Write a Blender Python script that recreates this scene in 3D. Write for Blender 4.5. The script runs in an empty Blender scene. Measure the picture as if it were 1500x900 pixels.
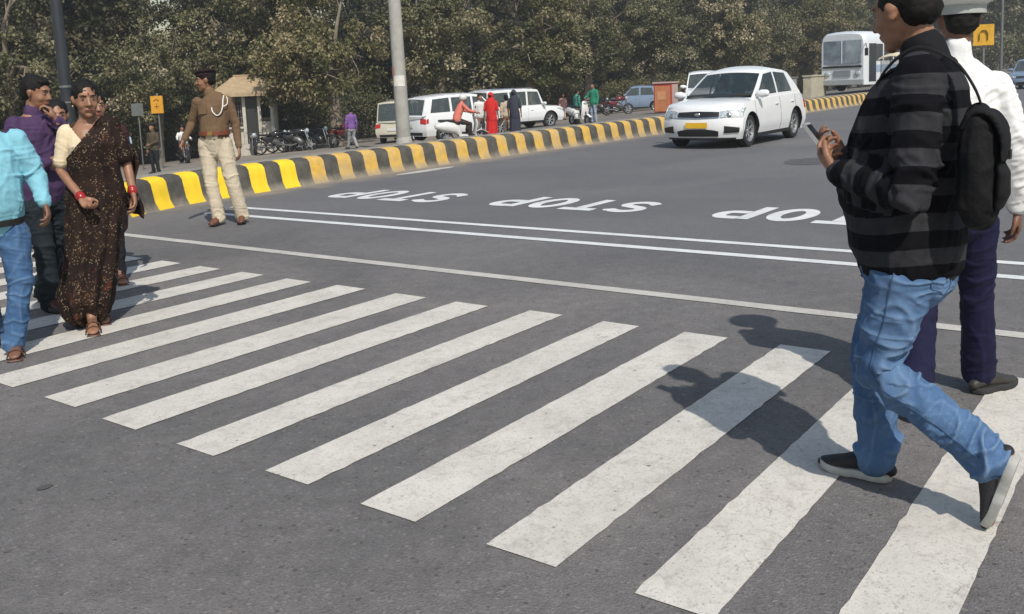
import bpy, bmesh, math, random
import numpy as np
from mathutils import Vector, Matrix, noise as mnoise
PI = math.pi
R = math.radians
random.seed(7)
rng = np.random.default_rng(11)
SC = bpy.context.scene
COL = SC.collection

# ------------------------------------------------------------------ camera
CAM_H = 1.47
cam_d = bpy.data.cameras.new('camera')
cam = bpy.data.objects.new('camera', cam_d)
COL.objects.link(cam)
cam_d.sensor_width = 36.0
cam_d.lens = 1368.92 / 1500 * 36.0
cam_d.shift_y = -150.0 / 1500.0
cam_d.clip_start = 0.05
cam_d.clip_end = 3000
cam.matrix_world = Matrix(((0.99908608, 0.04274351, 0.0, 0.0),
                           (-0.00554147, 0.12952619, -0.99156052, 0.0),
                           (-0.04238278, 0.99065431, 0.12964467, CAM_H),
                           (0, 0, 0, 1)))
SC.camera = cam

# ------------------------------------------------------------------ sky and sun
SUN_EL, SUN_AZ = R(48), R(162.0)           # azimuth clockwise from +Y, where the sun stands
w = bpy.data.worlds.new('World'); SC.world = w; w.use_nodes = True
nt = w.node_tree
bg = nt.nodes['Background']
sky = nt.nodes.new('ShaderNodeTexSky'); sky.sky_type = 'NISHITA'
sky.sun_disc = False; sky.sun_elevation = SUN_EL; sky.sun_rotation = SUN_AZ
sky.air_density = 1.6; sky.dust_density = 1.6; sky.ozone_density = 1.0
nt.links.new(sky.outputs[0], bg.inputs[0]); bg.inputs[1].default_value = 0.105
sd = bpy.data.lights.new('sun', 'SUN'); sd.energy = 4.0; sd.angle = R(0.6); sd.color = (1.0, 0.95, 0.87)
sun = bpy.data.objects.new('sun', sd); COL.objects.link(sun)
to_sun = Vector((math.sin(SUN_AZ) * math.cos(SUN_EL), math.cos(SUN_AZ) * math.cos(SUN_EL), math.sin(SUN_EL)))
sun.rotation_euler = to_sun.to_track_quat('Z', 'Y').to_euler()
SC.view_settings.view_transform = 'Standard'
SC.view_settings.look = 'None'
SC.view_settings.exposure = 0.08
SC.view_settings.gamma = 1.0
SC.render.engine = 'CYCLES'
SC.cycles.max_bounces = 6
SC.cycles.transparent_max_bounces = 6
SC.cycles.use_denoising = True

# road frame: s runs along the road (the zebra bars), t across it
V2 = Vector((0.599319, 0.800511, 0)); U2 = Vector((-0.800511, 0.599319, 0))
ROAD_ROT = math.atan2(V2.y, V2.x)
def ST(s, t, z=0.0):
    p = V2 * s + U2 * t
    return Vector((p.x, p.y, z))
def side_z(s, t):                           # the ground beyond the median falls away to the left and back
    return -0.1 - 0.058 * min(max(0.0, t - 13.5), 33) + min(max(0.014 * (s - 25), -0.25), 0.4)
def zof(x, y):
    v = Vector((x, y, 0))
    return side_z(v.dot(V2), v.dot(U2))

# ------------------------------------------------------------------ helpers
def tag(o, label=None, cat=None, group=None, kind=None):
    if label: o['label'] = label
    if cat: o['category'] = cat
    if group: o['group'] = group
    if kind: o['kind'] = kind
    return o
def thing(name, label, cat, loc=(0, 0, 0), rz=0.0, group=None):
    o = bpy.data.objects.new(name, None); COL.objects.link(o)
    o.location = loc; o.rotation_euler = (0, 0, rz)
    o.empty_display_size = 0.2
    return tag(o, label, cat, group)
def link(name, me, parent=None, mats=()):
    o = bpy.data.objects.new(name, me); COL.objects.link(o)
    if parent: o.parent = parent
    for m in (mats if isinstance(mats, (list, tuple)) else [mats]):
        me.materials.append(m)
    return o
def smooth_mesh(me, angle=None):
    me.polygons.foreach_set('use_smooth', [True] * len(me.polygons))
    if angle is not None:
        me.set_sharp_from_angle(angle=R(angle))
def dup_tree(root, loc, rz, label=None, group=None, scale=None):
    r = root.copy(); COL.objects.link(r); r.location = loc; r.rotation_euler = (0, 0, rz)
    if scale is not None: r.scale = scale
    if label: r['label'] = label
    if group: r['group'] = group
    for ch in list(root.children):
        c = ch.copy(); COL.objects.link(c); c.parent = r
        for g in list(ch.children):
            d = g.copy(); COL.objects.link(d); d.parent = c
    return r

def crv(pts, k=5):
    """Catmull-Rom points through pts"""
    P = [Vector(p) for p in pts]; out = []
    for i in range(len(P) - 1):
        p0, p1, p2, p3 = P[max(0, i - 1)], P[i], P[i + 1], P[min(len(P) - 1, i + 2)]
        for j in range(k):
            q = j / k
            out.append(0.5 * ((2 * p1) + (p2 - p0) * q + (2 * p0 - 5 * p1 + 4 * p2 - p3) * q * q + (3 * p1 - p0 - 3 * p2 + p3) * q ** 3))
    return out + [P[-1]]

class G:
    """collects vertices, faces and material indices of one mesh"""
    def __init__(self): self.v = []; self.f = []; self.m = []
    def add(self, vs, fs, mi=0):
        n = len(self.v)
        self.v += [tuple(p) for p in vs]
        self.f += [tuple(i + n for i in f) for f in fs]
        self.m += [mi] * len(fs)
        return self
    def box(self, c, s, rz=0.0, mi=0, M=None):
        hx, hy, hz = s[0] / 2, s[1] / 2, s[2] / 2
        T = M if M is not None else Matrix.Rotation(rz, 4, 'Z')
        vs = []
        for z in (-hz, hz):
            for x, y in ((-hx, -hy), (hx, -hy), (hx, hy), (-hx, hy)):
                vs.append(Vector(c) + (T @ Vector((x, y, z))))
        return self.add(vs, [(3, 2, 1, 0), (4, 5, 6, 7), (0, 1, 5, 4), (1, 2, 6, 5), (2, 3, 7, 6), (3, 0, 4, 7)], mi)
    def tube(self, pts, rad, n=12, side=None, cap=True, mi=0):
        """pts: points; rad: number or (a,b) semi axes for each; a is along side"""
        P = [Vector(p) for p in pts]; k = len(P)
        rad = [r if isinstance(r, (tuple, list)) else (r, r) for r in (rad if isinstance(rad, (list, tuple)) and len(rad) == k and not (k == 2 and isinstance(rad, tuple)) else [rad] * k)]
        rings = []
        prev = None
        for i in range(k):
            d = (P[min(i + 1, k - 1)] - P[max(i - 1, 0)])
            if d.length < 1e-9: d = Vector((0, 0, 1))
            d.normalize()
            s = Vector(side) if side is not None else (prev if prev is not None else (Vector((1, 0, 0)) if abs(d.x) < 0.9 else Vector((0, 1, 0))))
            s = s - d * s.dot(d)
            if s.length < 1e-6: s = d.orthogonal()
            s.normalize(); prev = s
            rings.append((P[i], s, d.cross(s), d, rad[i]))
        full = []
        if cap:
            c, s, b, d, r = rings[0]
            h = min(r)
            for a in (82, 55, 28):
                full.append((c - d * h * math.sin(R(a)), s, b, (r[0] * math.cos(R(a)), r[1] * math.cos(R(a)))))
        for c, s, b, d, r in rings: full.append((c, s, b, r))
        if cap:
            c, s, b, d, r = rings[-1]
            h = min(r)
            for a in (28, 55, 82):
                full.append((c + d * h * math.sin(R(a)), s, b, (r[0] * math.cos(R(a)), r[1] * math.cos(R(a)))))
        vs = []
        for c, s, b, r in full:
            for j in range(n):
                a = 2 * PI * j / n
                vs.append(c + s * (r[0] * math.cos(a)) + b * (r[1] * math.sin(a)))
        fs = []
        for i in range(len(full) - 1):
            for j in range(n):
                a = i * n + j; b2 = i * n + (j + 1) % n
                fs.append((a, b2, b2 + n, a + n))
        fs.append(tuple(range(n - 1, -1, -1)))
        m = (len(full) - 1) * n
        fs.append(tuple(range(m, m + n)))
        return self.add(vs, fs, mi)
    def ell(self, c, r, rot=None, nu=16, nv=10, mi=0):
        T = rot if rot is not None else Matrix.Identity(3)
        c = Vector(c); vs = [c + T @ Vector((0, 0, -r[2]))]
        for i in range(1, nv):
            p = -PI / 2 + PI * i / nv
            for j in range(nu):
                a = 2 * PI * j / nu
                vs.append(c + T @ Vector((r[0] * math.cos(p) * math.cos(a), r[1] * math.cos(p) * math.sin(a), r[2] * math.sin(p))))
        vs.append(c + T @ Vector((0, 0, r[2])))
        fs = []
        for j in range(nu): fs.append((0, 1 + (j + 1) % nu, 1 + j))
        for i in range(nv - 2):
            for j in range(nu):
                a = 1 + i * nu + j; b = 1 + i * nu + (j + 1) % nu
                fs.append((a, b, b + nu, a + nu))
        l = len(vs) - 1
        for j in range(nu): fs.append((l, 1 + (nv - 2) * nu + j, 1 + (nv - 2) * nu + (j + 1) % nu))
        return self.add(vs, fs, mi)
    def grid(self, fn, nu, nv, mi=0, flip=False):
        vs = [fn(i / nu, j / nv) for i in range(nu + 1) for j in range(nv + 1)]
        fs = []
        for i in range(nu):
            for j in range(nv):
                a = i * (nv + 1) + j
                q = (a, a + nv + 1, a + nv + 2, a + 1)
                fs.append(q[::-1] if flip else q)
        return self.add(vs, fs, mi)
    def lathe(self, prof, n=24, axis='Z', c=(0, 0, 0), mi=0):
        vs = []
        for r, h in prof:
            for j in range(n):
                a = 2 * PI * j / n
                if axis == 'Z': p = (r * math.cos(a), r * math.sin(a), h)
                elif axis == 'Y': p = (r * math.cos(a), h, r * math.sin(a))
                else: p = (h, r * math.cos(a), r * math.sin(a))
                vs.append((p[0] + c[0], p[1] + c[1], p[2] + c[2]))
        fs = []
        for i in range(len(prof) - 1):
            for j in range(n):
                a = i * n + j; b = i * n + (j + 1) % n
                fs.append((a, b, b + n, a + n))
        return self.add(vs, fs, mi)
    def mesh(self, name):
        me = bpy.data.meshes.new(name)
        me.from_pydata(self.v, [], self.f)
        me.polygons.foreach_set('material_index', self.m)
        me.update()
        return me
    def build(self, name, mats, parent=None, smooth=True, angle=40):
        me = self.mesh(name)
        if smooth: smooth_mesh(me, angle)
        return link(name, me, parent, mats)

def evaluated(me, mods, name='tmp'):
    o = bpy.data.objects.new(name, me); COL.objects.link(o)
    for t, kw in mods:
        m = o.modifiers.new(t, t)
        for k, v in kw.items(): setattr(m, k, v)
    dg = bpy.context.evaluated_depsgraph_get()
    out = bpy.data.meshes.new_from_object(o.evaluated_get(dg))
    bpy.data.objects.remove(o)
    return out
def fuse(g, voxel, it=4, fac=0.5):
    me = g.mesh('tmp')
    out = evaluated(me, [('REMESH', dict(mode='VOXEL', voxel_size=voxel)), ('SMOOTH', dict(factor=fac, iterations=it))])
    bpy.data.meshes.remove(me)
    out.materials.clear()
    return out
def co(me):
    a = np.empty(len(me.vertices) * 3); me.vertices.foreach_get('co', a); return a.reshape(-1, 3)
def no(me):
    a = np.empty(len(me.vertices) * 3); me.vertices.foreach_get('normal', a); return a.reshape(-1, 3)
def setco(me, a):
    me.vertices.foreach_set('co', np.ascontiguousarray(a).ravel()); me.update()
_perm = np.random.default_rng(3).random((32, 32, 32)) * 2 - 1
def vnoise(p):
    p = np.asarray(p) + 100.0
    i = np.floor(p).astype(int); f = p - i; f = f * f * (3 - 2 * f)
    r = 0
    for dx in (0, 1):
        for dy in (0, 1):
            for dz in (0, 1):
                ww = (f[:, 0] if dx else 1 - f[:, 0]) * (f[:, 1] if dy else 1 - f[:, 1]) * (f[:, 2] if dz else 1 - f[:, 2])
                r = r + ww * _perm[(i[:, 0] + dx) % 32, (i[:, 1] + dy) % 32, (i[:, 2] + dz) % 32]
    return r
def bone(p, pts):
    """nearest place on a polyline: distance, length along it"""
    best = np.full(len(p), 1e9); al = np.zeros(len(p)); acc = 0.0
    for a, b in zip(pts[:-1], pts[1:]):
        a = np.array(a); b = np.array(b); d = b - a; L = np.linalg.norm(d)
        t = np.clip(((p - a) @ d) / (L * L), 0, 1)
        q = np.linalg.norm(p - (a + t[:, None] * d), axis=1)
        m = q < best
        best[m] = q[m]; al[m] = (acc + t * L)[m]; acc += L
    return best, al

# ------------------------------------------------------------------ materials
MATS = {}
def new_mat(name):
    m = bpy.data.materials.new(name); m.use_nodes = True
    n = m.node_tree
    return m, n, n.nodes['Principled BSDF']
def nd(n, t, **kw):
    x = n.nodes.new(t)
    for k, v in kw.items(): setattr(x, k, v)
    return x
def ramp(n, src, stops):
    r = nd(n, 'ShaderNodeValToRGB'); e = r.color_ramp.elements
    while len(e) < len(stops): e.new(0.5)
    for el, (p, c) in zip(e, stops):
        el.position = p; el.color = (c[0], c[1], c[2], 1) if isinstance(c, (tuple, list)) else (c, c, c, 1)
    n.links.new(src, r.inputs[0])
    return r.outputs[0]
def noise_tex(n, scale, detail=4, rough=0.55, coord=None, dist=0.0):
    x = nd(n, 'ShaderNodeTexNoise'); x.inputs['Scale'].default_value = scale
    x.inputs['Detail'].default_value = detail; x.inputs['Roughness'].default_value = rough
    x.inputs['Distortion'].default_value = dist
    if coord is not None: n.links.new(coord, x.inputs['Vector'])
    return x.outputs['Fac']
def mix(n, fac, a, b, mode='MIX'):
    x = nd(n, 'ShaderNodeMix', data_type='RGBA', blend_type=mode)
    for s, v in ((0, fac), (6, a), (7, b)):
        if isinstance(v, bpy.types.NodeSocket): n.links.new(v, x.inputs[s])
        elif isinstance(v, (int, float)) and s == 0: x.inputs[0].default_value = v
        else: x.inputs[s].default_value = (v[0], v[1], v[2], 1)
    return x.outputs[2]
def math_n(n, op, a, b=None, clamp=False):
    x = nd(n, 'ShaderNodeMath', operation=op, use_clamp=clamp)
    for i, v in ((0, a), (1, b)):
        if v is None: continue
        if isinstance(v, bpy.types.NodeSocket): n.links.new(v, x.inputs[i])
        else: x.inputs[i].default_value = v
    return x.outputs[0]
def bump(n, bs, h, strength=0.3, dist=0.01):
    b = nd(n, 'ShaderNodeBump'); b.inputs['Strength'].default_value = strength; b.inputs['Distance'].default_value = dist
    n.links.new(h, b.inputs['Height']); n.links.new(b.outputs[0], bs.inputs['Normal'])
def objco(n): return nd(n, 'ShaderNodeTexCoord').outputs['Object']

def mat(name, col, rough=0.6, metal=0.0, var=0.12, scale=6.0, bstr=0.0, bscale=60.0, coat=0.0, spec=None):
    """general painted / cloth / stone surface with uneven colour"""
    if name in MATS: return MATS[name]
    m, n, b = new_mat(name)
    c = objco(n)
    f = noise_tex(n, scale, 5, 0.6, c)
    lo = tuple(x * (1 - var) for x in col); hi = tuple(min(1, x * (1 + var)) for x in col)
    n.links.new(ramp(n, f, [(0.3, lo), (0.7, hi)]), b.inputs['Base Color'])
    b.inputs['Roughness'].default_value = rough; b.inputs['Metallic'].default_value = metal
    if coat: b.inputs['Coat Weight'].default_value = coat; b.inputs['Coat Roughness'].default_value = 0.05
    if spec is not None: b.inputs['Specular IOR Level'].default_value = spec
    if bstr: bump(n, b, noise_tex(n, bscale, 4, 0.6, c), bstr, 0.01)
    MATS[name] = m
    return m
def cloth(name, col, var=0.15, rough=0.85, weave=900): 
    return mat(name, col, rough, 0, var, 7.0, 0.35, 28.0, spec=0.25)
def skin_mat(name, col):
    if name in MATS: return MATS[name]
    m, n, b = new_mat(name); c = objco(n)
    f = noise_tex(n, 22, 5, 0.6, c)
    n.links.new(ramp(n, f, [(0.3, tuple(x * 0.85 for x in col)), (0.7, tuple(x * 1.12 for x in col))]), b.inputs['Base Color'])
    b.inputs['Roughness'].default_value = 0.5
    b.inputs['Subsurface Weight'].default_value = 0.06
    b.inputs['Subsurface Radius'].default_value = (0.02, 0.008, 0.004)
    bump(n, b, noise_tex(n, 160, 3, 0.5, c), 0.08, 0.003)
    MATS[name] = m
    return m
def glass_mat(name='window_glass', tint=(0.10, 0.13, 0.14), trans=0.55):
    if name in MATS: return MATS[name]
    m, n, b = new_mat(name)
    b.inputs['Base Color'].default_value = (*tint, 1); b.inputs['Roughness'].default_value = 0.04
    b.inputs['Alpha'].default_value = 1 - trans
    b.inputs['Specular IOR Level'].default_value = 0.8
    MATS[name] = m
    return m

def asphalt_mat():
    m, n, b = new_mat('asphalt')
    c = objco(n)
    sep = nd(n, 'ShaderNodeSeparateXYZ'); n.links.new(c, sep.inputs[0])
    fine = noise_tex(n, 170, 3, 0.7, c)
    vor = nd(n, 'ShaderNodeTexVoronoi'); vor.inputs['Scale'].default_value = 105; n.links.new(c, vor.inputs['Vector'])
    med = noise_tex(n, 9, 6, 0.65, c)
    big = noise_tex(n, 0.45, 5, 0.6, c, 0.6)
    base = ramp(n, big, [(0.34, (0.116, 0.111, 0.111)), (0.52, (0.150, 0.141, 0.139)), (0.68, (0.186, 0.172, 0.163))])
    base = mix(n, 0.75, base, ramp(n, med, [(0.3, 0.40), (0.72, 0.60)]), 'OVERLAY')
    # aggregate: pale and dark chips of stone
    sp = ramp(n, vor.outputs['Color'], [(0.0, 0.30), (0.45, 0.48), (0.8, 0.52), (0.97, 0.80)])
    base = mix(n, 0.62, base, sp, 'OVERLAY')
    base = mix(n, 0.6, base, ramp(n, fine, [(0.3, 0.32), (0.7, 0.68)]), 'OVERLAY')
    ch = nd(n, 'ShaderNodeTexVoronoi'); ch.inputs['Scale'].default_value = 38; n.links.new(c, ch.inputs['Vector'])
    cs = nd(n, 'ShaderNodeSeparateColor'); n.links.new(ch.outputs['Color'], cs.inputs[0])
    near = ramp(n, math_n(n, 'ADD', ch.outputs['Distance'], math_n(n, 'MULTIPLY', fine, 0.3)), [(0.40, 1.0), (0.50, 0.0)])
    base = mix(n, math_n(n, 'MULTIPLY', near, math_n(n, 'MULTIPLY', math_n(n, 'GREATER_THAN', cs.outputs[0], 0.86), 0.30)), base, (0.30, 0.27, 0.24))
    base = mix(n, math_n(n, 'MULTIPLY', near, math_n(n, 'MULTIPLY', math_n(n, 'LESS_THAN', cs.outputs[1], 0.10), 0.6)), base, (0.045, 0.042, 0.040))
    # worn paler sweep where the surface has lost its binder
    wear = noise_tex(n, 1.3, 6, 0.7, c, 1.2)
    base = mix(n, ramp(n, wear, [(0.57, 0.0), (0.76, 0.50)]), base, (0.185, 0.170, 0.150))
    # oil spots
    oil = nd(n, 'ShaderNodeTexVoronoi'); oil.inputs['Scale'].default_value = 1.1; n.links.new(c, oil.inputs['Vector'])
    ow = math_n(n, 'ADD', oil.outputs['Distance'], math_n(n, 'MULTIPLY', noise_tex(n, 14, 4, 0.6, c), 0.09))
    base = mix(n, ramp(n, ow, [(0.062, 0.75), (0.105, 0.0)]), base, (0.030, 0.028, 0.027))
    oil2 = nd(n, 'ShaderNodeTexVoronoi'); oil2.inputs['Scale'].default_value = 3.1; n.links.new(c, oil2.inputs['Vector'])
    ow2 = math_n(n, 'ADD', oil2.outputs['Distance'], math_n(n, 'MULTIPLY', noise_tex(n, 30, 4, 0.6, c), 0.08))
    base = mix(n, ramp(n, ow2, [(0.070, 0.6), (0.095, 0.0)]), base, (0.035, 0.032, 0.030))
    # newer, smoother and bluer surface beyond the double line
    new = nd(n, 'ShaderNodeMapRange'); new.inputs[1].default_value = 6.0; new.inputs[2].default_value = 9.5
    n.links.new(math_n(n, 'ADD', sep.outputs[0], math_n(n, 'MULTIPLY', big, 2.0)), new.inputs[0])
    base = mix(n, math_n(n, 'MULTIPLY', new.outputs[0], 0.55), base, (0.114, 0.120, 0.132))
    # sand gathered along the foot of the median
    du = nd(n, 'ShaderNodeMapRange'); du.inputs[1].default_value = 10.75; du.inputs[2].default_value = 11.3
    n.links.new(math_n(n, 'ADD', sep.outputs[1], math_n(n, 'MULTIPLY', math_n(n, 'SUBTRACT', noise_tex(n, 2.2, 6, 0.7, c), 0.5), 1.3)), du.inputs[0])
    base = mix(n, math_n(n, 'MULTIPLY', du.outputs[0], 0.78), base, (0.27, 0.23, 0.18))
    n.links.new(base, b.inputs['Base Color'])
    b.inputs['Roughness'].default_value = 0.82
    b.inputs['Specular IOR Level'].default_value = 0.35
    h = math_n(n, 'ADD', vor.outputs['Distance'], fine)
    bump(n, b, h, 0.55, 0.006)
    return m
def paint_mat(name, col, wear=0.5, dirt=(0.24, 0.215, 0.185)):
    m, n, b = new_mat(name); c = objco(n)
    big = noise_tex(n, 2.3, 6, 0.7, c)
    base = ramp(n, big, [(0.3, tuple(x * 0.80 for x in col)), (0.6, col)])
    # grime blotches
    bl = noise_tex(n, 11, 7, 0.75, c, 0.8)
    base = mix(n, ramp(n, bl, [(0.50, 0.0), (0.74, 0.55 * wear)]), base, dirt)
    # cracks and chips down to the asphalt
    vo = nd(n, 'ShaderNodeTexVoronoi'); vo.inputs['Scale'].default_value = 15.0; n.links.new(c, vo.inputs['Vector'])
    vs_ = nd(n, 'ShaderNodeSeparateColor'); n.links.new(vo.outputs['Color'], vs_.inputs[0])
    cw = math_n(n, 'ADD', math_n(n, 'ADD', vo.outputs['Distance'], math_n(n, 'MULTIPLY', noise_tex(n, 22, 6, 0.85, c, 0.6), 0.60)), math_n(n, 'MULTIPLY', vs_.outputs[0], 0.30))
    base = mix(n, ramp(n, cw, [(0.37, 0.8 * wear), (0.46, 0.0)]), base, (0.14, 0.12, 0.10))
    cr = nd(n, 'ShaderNodeTexVoronoi', feature='DISTANCE_TO_EDGE'); cr.inputs['Scale'].default_value = 13.0
    wv = nd(n, 'ShaderNodeVectorMath', operation='ADD'); n.links.new(c, wv.inputs[0])
    nz = nd(n, 'ShaderNodeTexNoise'); nz.inputs['Scale'].default_value = 12; n.links.new(c, nz.inputs['Vector']); sc_ = nd(n, 'ShaderNodeVectorMath', operation='SCALE'); sc_.inputs['Scale'].default_value = 0.09
    n.links.new(nz.outputs['Color'], sc_.inputs[0]); n.links.new(sc_.outputs[0], wv.inputs[1]); n.links.new(wv.outputs[0], cr.inputs['Vector'])
    ck = math_n(n, 'MULTIPLY', ramp(n, cr.outputs['Distance'], [(0.008, 0.6 * wear), (0.028, 0.0)]), ramp(n, noise_tex(n, 3.3, 4, 0.6, c), [(0.54, 0.0), (0.66, 1.0)]))
    base = mix(n, ck, base, (0.19, 0.17, 0.15))
    st = noise_tex(n, 95, 3, 0.75, c)
    base = mix(n, ramp(n, st, [(0.54, 0.0), (0.70, 0.62 * wear)]), base, (0.17, 0.155, 0.14))
    n.links.new(base, b.inputs['Base Color'])
    b.inputs['Roughness'].default_value = 0.7
    bump(n, b, noise_tex(n, 150, 3, 0.7, c), 0.4, 0.004)
    return m

M_asphalt = asphalt_mat()
M_zebra = paint_mat('worn_white_paint', (0.60, 0.57, 0.515), 1.0)
M_line_old = paint_mat('old_white_paint', (0.50, 0.48, 0.44), 0.9)
M_line_new = paint_mat('fresh_white_paint', (0.68, 0.69, 0.69), 0.45)

# ------------------------------------------------------------------ road and its markings
def strip(g, s0, s1, t0, t1, z, step=0.25, jit=0.006, mi=0):
    """painted rectangle with slightly uneven edges, in road coordinates"""
    long_s = abs(s1 - s0) >= abs(t1 - t0)
    L = abs(s1 - s0) if long_s else abs(t1 - t0)
    k = max(2, int(L / 0.06)) if L < 12 else max(2, int(L / step))
    vs = []; fs = []
    e = random.random() * 50
    for i in range(k + 1):
        q = i / k
        ja = jit * mnoise.noise(Vector((i * 0.9 + e, 0, 0))); jb = jit * mnoise.noise(Vector((i * 0.9 + e, 9, 0)))
        if long_s:
            s = s0 + (s1 - s0) * q; vs += [(s, t0 + ja, z), (s, t1 + jb, z)]
        else:
            t = t0 + (t1 - t0) * q; vs += [(s0 + ja, t, z), (s1 + jb, t, z)]
    for i in range(k):
        a = 2 * i; fs.append((a, a + 2, a + 3, a + 1) if long_s else (a, a + 1, a + 3, a + 2))
    g.add(vs, fs, mi)

def build_road():
    g = G()
    # one sheet, finer near the camera
    ss = [-60, -20, 0, 20, 60, 150, 400, 1200]; ts = [-900, -200, -60, -20, 0, 11.62]
    vs = [(s, t, 0) for s in ss for t in ts]; fs = []
    m = len(ts)
    for i in range(len(ss) - 1):
        for j in range(m - 1):
            a = i * m + j; fs.append((a, a + m, a + m + 1, a + 1))
    g.add(vs, fs)
    road = g.build('road', M_asphalt, smooth=False)
    road.rotation_euler = (0, 0, ROAD_ROT)
    tag(road, 'grey asphalt road with zebra crossing and lane markings', kind='structure')
    def mark(name, g, m):
        o = g.build(name, m, road, smooth=False); return o
    # zebra bars: s 2.20-4.76, pitch 0.56
    edges = [(-0.62, -0.28), (-0.06, 0.245), (0.48, 0.745), (1.02, 1.265), (1.535, 1.805), (2.105, 2.37), (2.66, 2.91), (3.215, 3.47), (3.79, 4.07), (4.34, 4.635), (4.95, 5.25),
             (5.53, 5.82), (6.11, 6.40), (6.69, 6.98), (7.27, 7.56), (7.85, 8.14), (8.43, 8.72), (9.01, 9.30)]
    for i, (a, b) in enumerate(edges):
        g = G(); strip(g, 2.195 + random.uniform(-.015, .015), 4.765 + random.uniform(-.02, .02), a, b, 0.004, jit=0.008)
        mark('zebra_bar', g, M_zebra)
    g = G(); strip(g, 5.48, 5.60, -6, 9.62, 0.004, jit=0.008); mark('warning_line', g, M_line_old)
    g = G(); strip(g, 7.00, 7.12, -6, 10.12, 0.004, jit=0.004); mark('stop_line', g, M_line_new)
    g = G(); strip(g, 7.51, 7.62, -6, 10.25, 0.004, jit=0.004); mark('stop_line', g, M_line_new)
    # STOP lettering, read by drivers coming towards the camera
    def letter(ch, g, t_left, wd, s_far, ht):
        st = 0.24 * ht * 0.62
        def P(x, y):                 # x,y in 0..1 of the letter as its reader sees it; the reader's left is low t
            return (s_far - y * ht, t_left + x * wd, 0.004)
        def poly(outer, inner=None):
            n = len(outer)
            if inner is None: g.add([P(*p) for p in outer], [tuple(range(n))])
            else:
                g.add([P(*p) for p in outer] + [P(*p) for p in inner], [(i, (i + 1) % n, (i + 1) % n + n, i + n) for i in range(n)])
        def band(pts, wx, wy):
            vs = []; fs = []
            for i, (x, y) in enumerate(pts):
                a = pts[max(0, i - 1)]; b = pts[min(len(pts) - 1, i + 1)]
                dx, dy = (b[0] - a[0]), (b[1] - a[1]); l = math.hypot(dx, dy) or 1
                nx, ny = -dy / l, dx / l
                vs += [P(x + nx * wx, y + ny * wy), P(x - nx * wx, y - ny * wy)]
            for i in range(len(pts) - 1): fs.append((2 * i, 2 * i + 1, 2 * i + 3, 2 * i + 2))
            g.add(vs, fs)
        wx, wy = 0.155, 0.10
        if ch == 'O':
            band([(0.5 + 0.36 * math.cos(2 * PI * i / 28), 0.5 + 0.415 * math.sin(2 * PI * i / 28)) for i in range(28)] + [(0.86, 0.5)], wx, wy)
        elif ch == 'T':
            band([(0.0, 0.915), (1.0, 0.915)], wx, wy); band([(0.5, 0.83), (0.5, 0.0)], wx, wy)
        elif ch == 'P':
            band([(0.14, 0.0), (0.14, 1.0)], wx, wy)
            band([(0.28, 0.915), (0.60, 0.915)] + [(0.62 + 0.24 * math.sin(a), 0.70 + 0.215 * math.cos(a)) for a in [PI * i / 12 for i in range(13)]] + [(0.28, 0.485)], wx, wy)
        elif ch == 'S':
            pts = [(0.92, 0.76), (0.86, 0.84)] + [(0.5 + 0.36 * math.cos(a), 0.71 + 0.20 * math.sin(a)) for a in [R(35 + i * 20) for i in range(11)]]
            pts += [(0.5 + 0.36 * math.cos(a), 0.29 + 0.20 * math.sin(a)) for a in [R(45 - i * 20) for i in range(11)]] + [(0.08, 0.24)]
            band(pts, wx * 0.95, wy)
    for t0, t1, s0, s1 in ((7.86, 9.86, 8.78, 9.68), (5.00, 7.08, 8.86, 9.72), (2.05, 4.14, 8.86, 9.74)):
        g = G(); wd = (t1 - t0) * 0.215; gap = (t1 - t0 - 4 * wd) / 3
        for i, ch in enumerate('STOP'):
            letter(ch, g, t0 + i * (wd + gap), wd, s1, s1 - s0)
        mark('stop_lettering', g, M_line_new)
    # small splash of old white paint near the median
    g = G(); k = 22
    g.add([(12.15 + 0.75 * math.cos(2 * PI * i / k) * (1 + 0.25 * mnoise.noise(Vector((i * .9, 3, 0)))), 10.93 + 0.13 * math.sin(2 * PI * i / k) * (1 + 0.5 * mnoise.noise(Vector((i * 1.3, 0, 0)))), 0.004) for i in range(k)], [tuple(range(k))])
    mark('paint_splash', g, M_line_old)
    tar = mat('old_tar_patch', (.075, .073, .073), .75, 0, .25, 9, .4, 60)
    for cs, ct, a, b_ in ((14.95, 5.1, .62, .42), (1.645, 3.535, .030, .022)):
        g = G(); k = 26; e = random.random() * 30
        g.add([(cs + a * math.cos(2 * PI * i / k) * (1 + .3 * mnoise.noise(Vector((i * .7 + e, 3, 0)))), ct + b_ * math.sin(2 * PI * i / k) * (1 + .4 * mnoise.noise(Vector((i * .9 + e, 0, 0)))), 0.004) for i in range(k)], [tuple(range(k))])
        mark('tar_patch', g, tar)
    return road
road = build_road()

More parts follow.
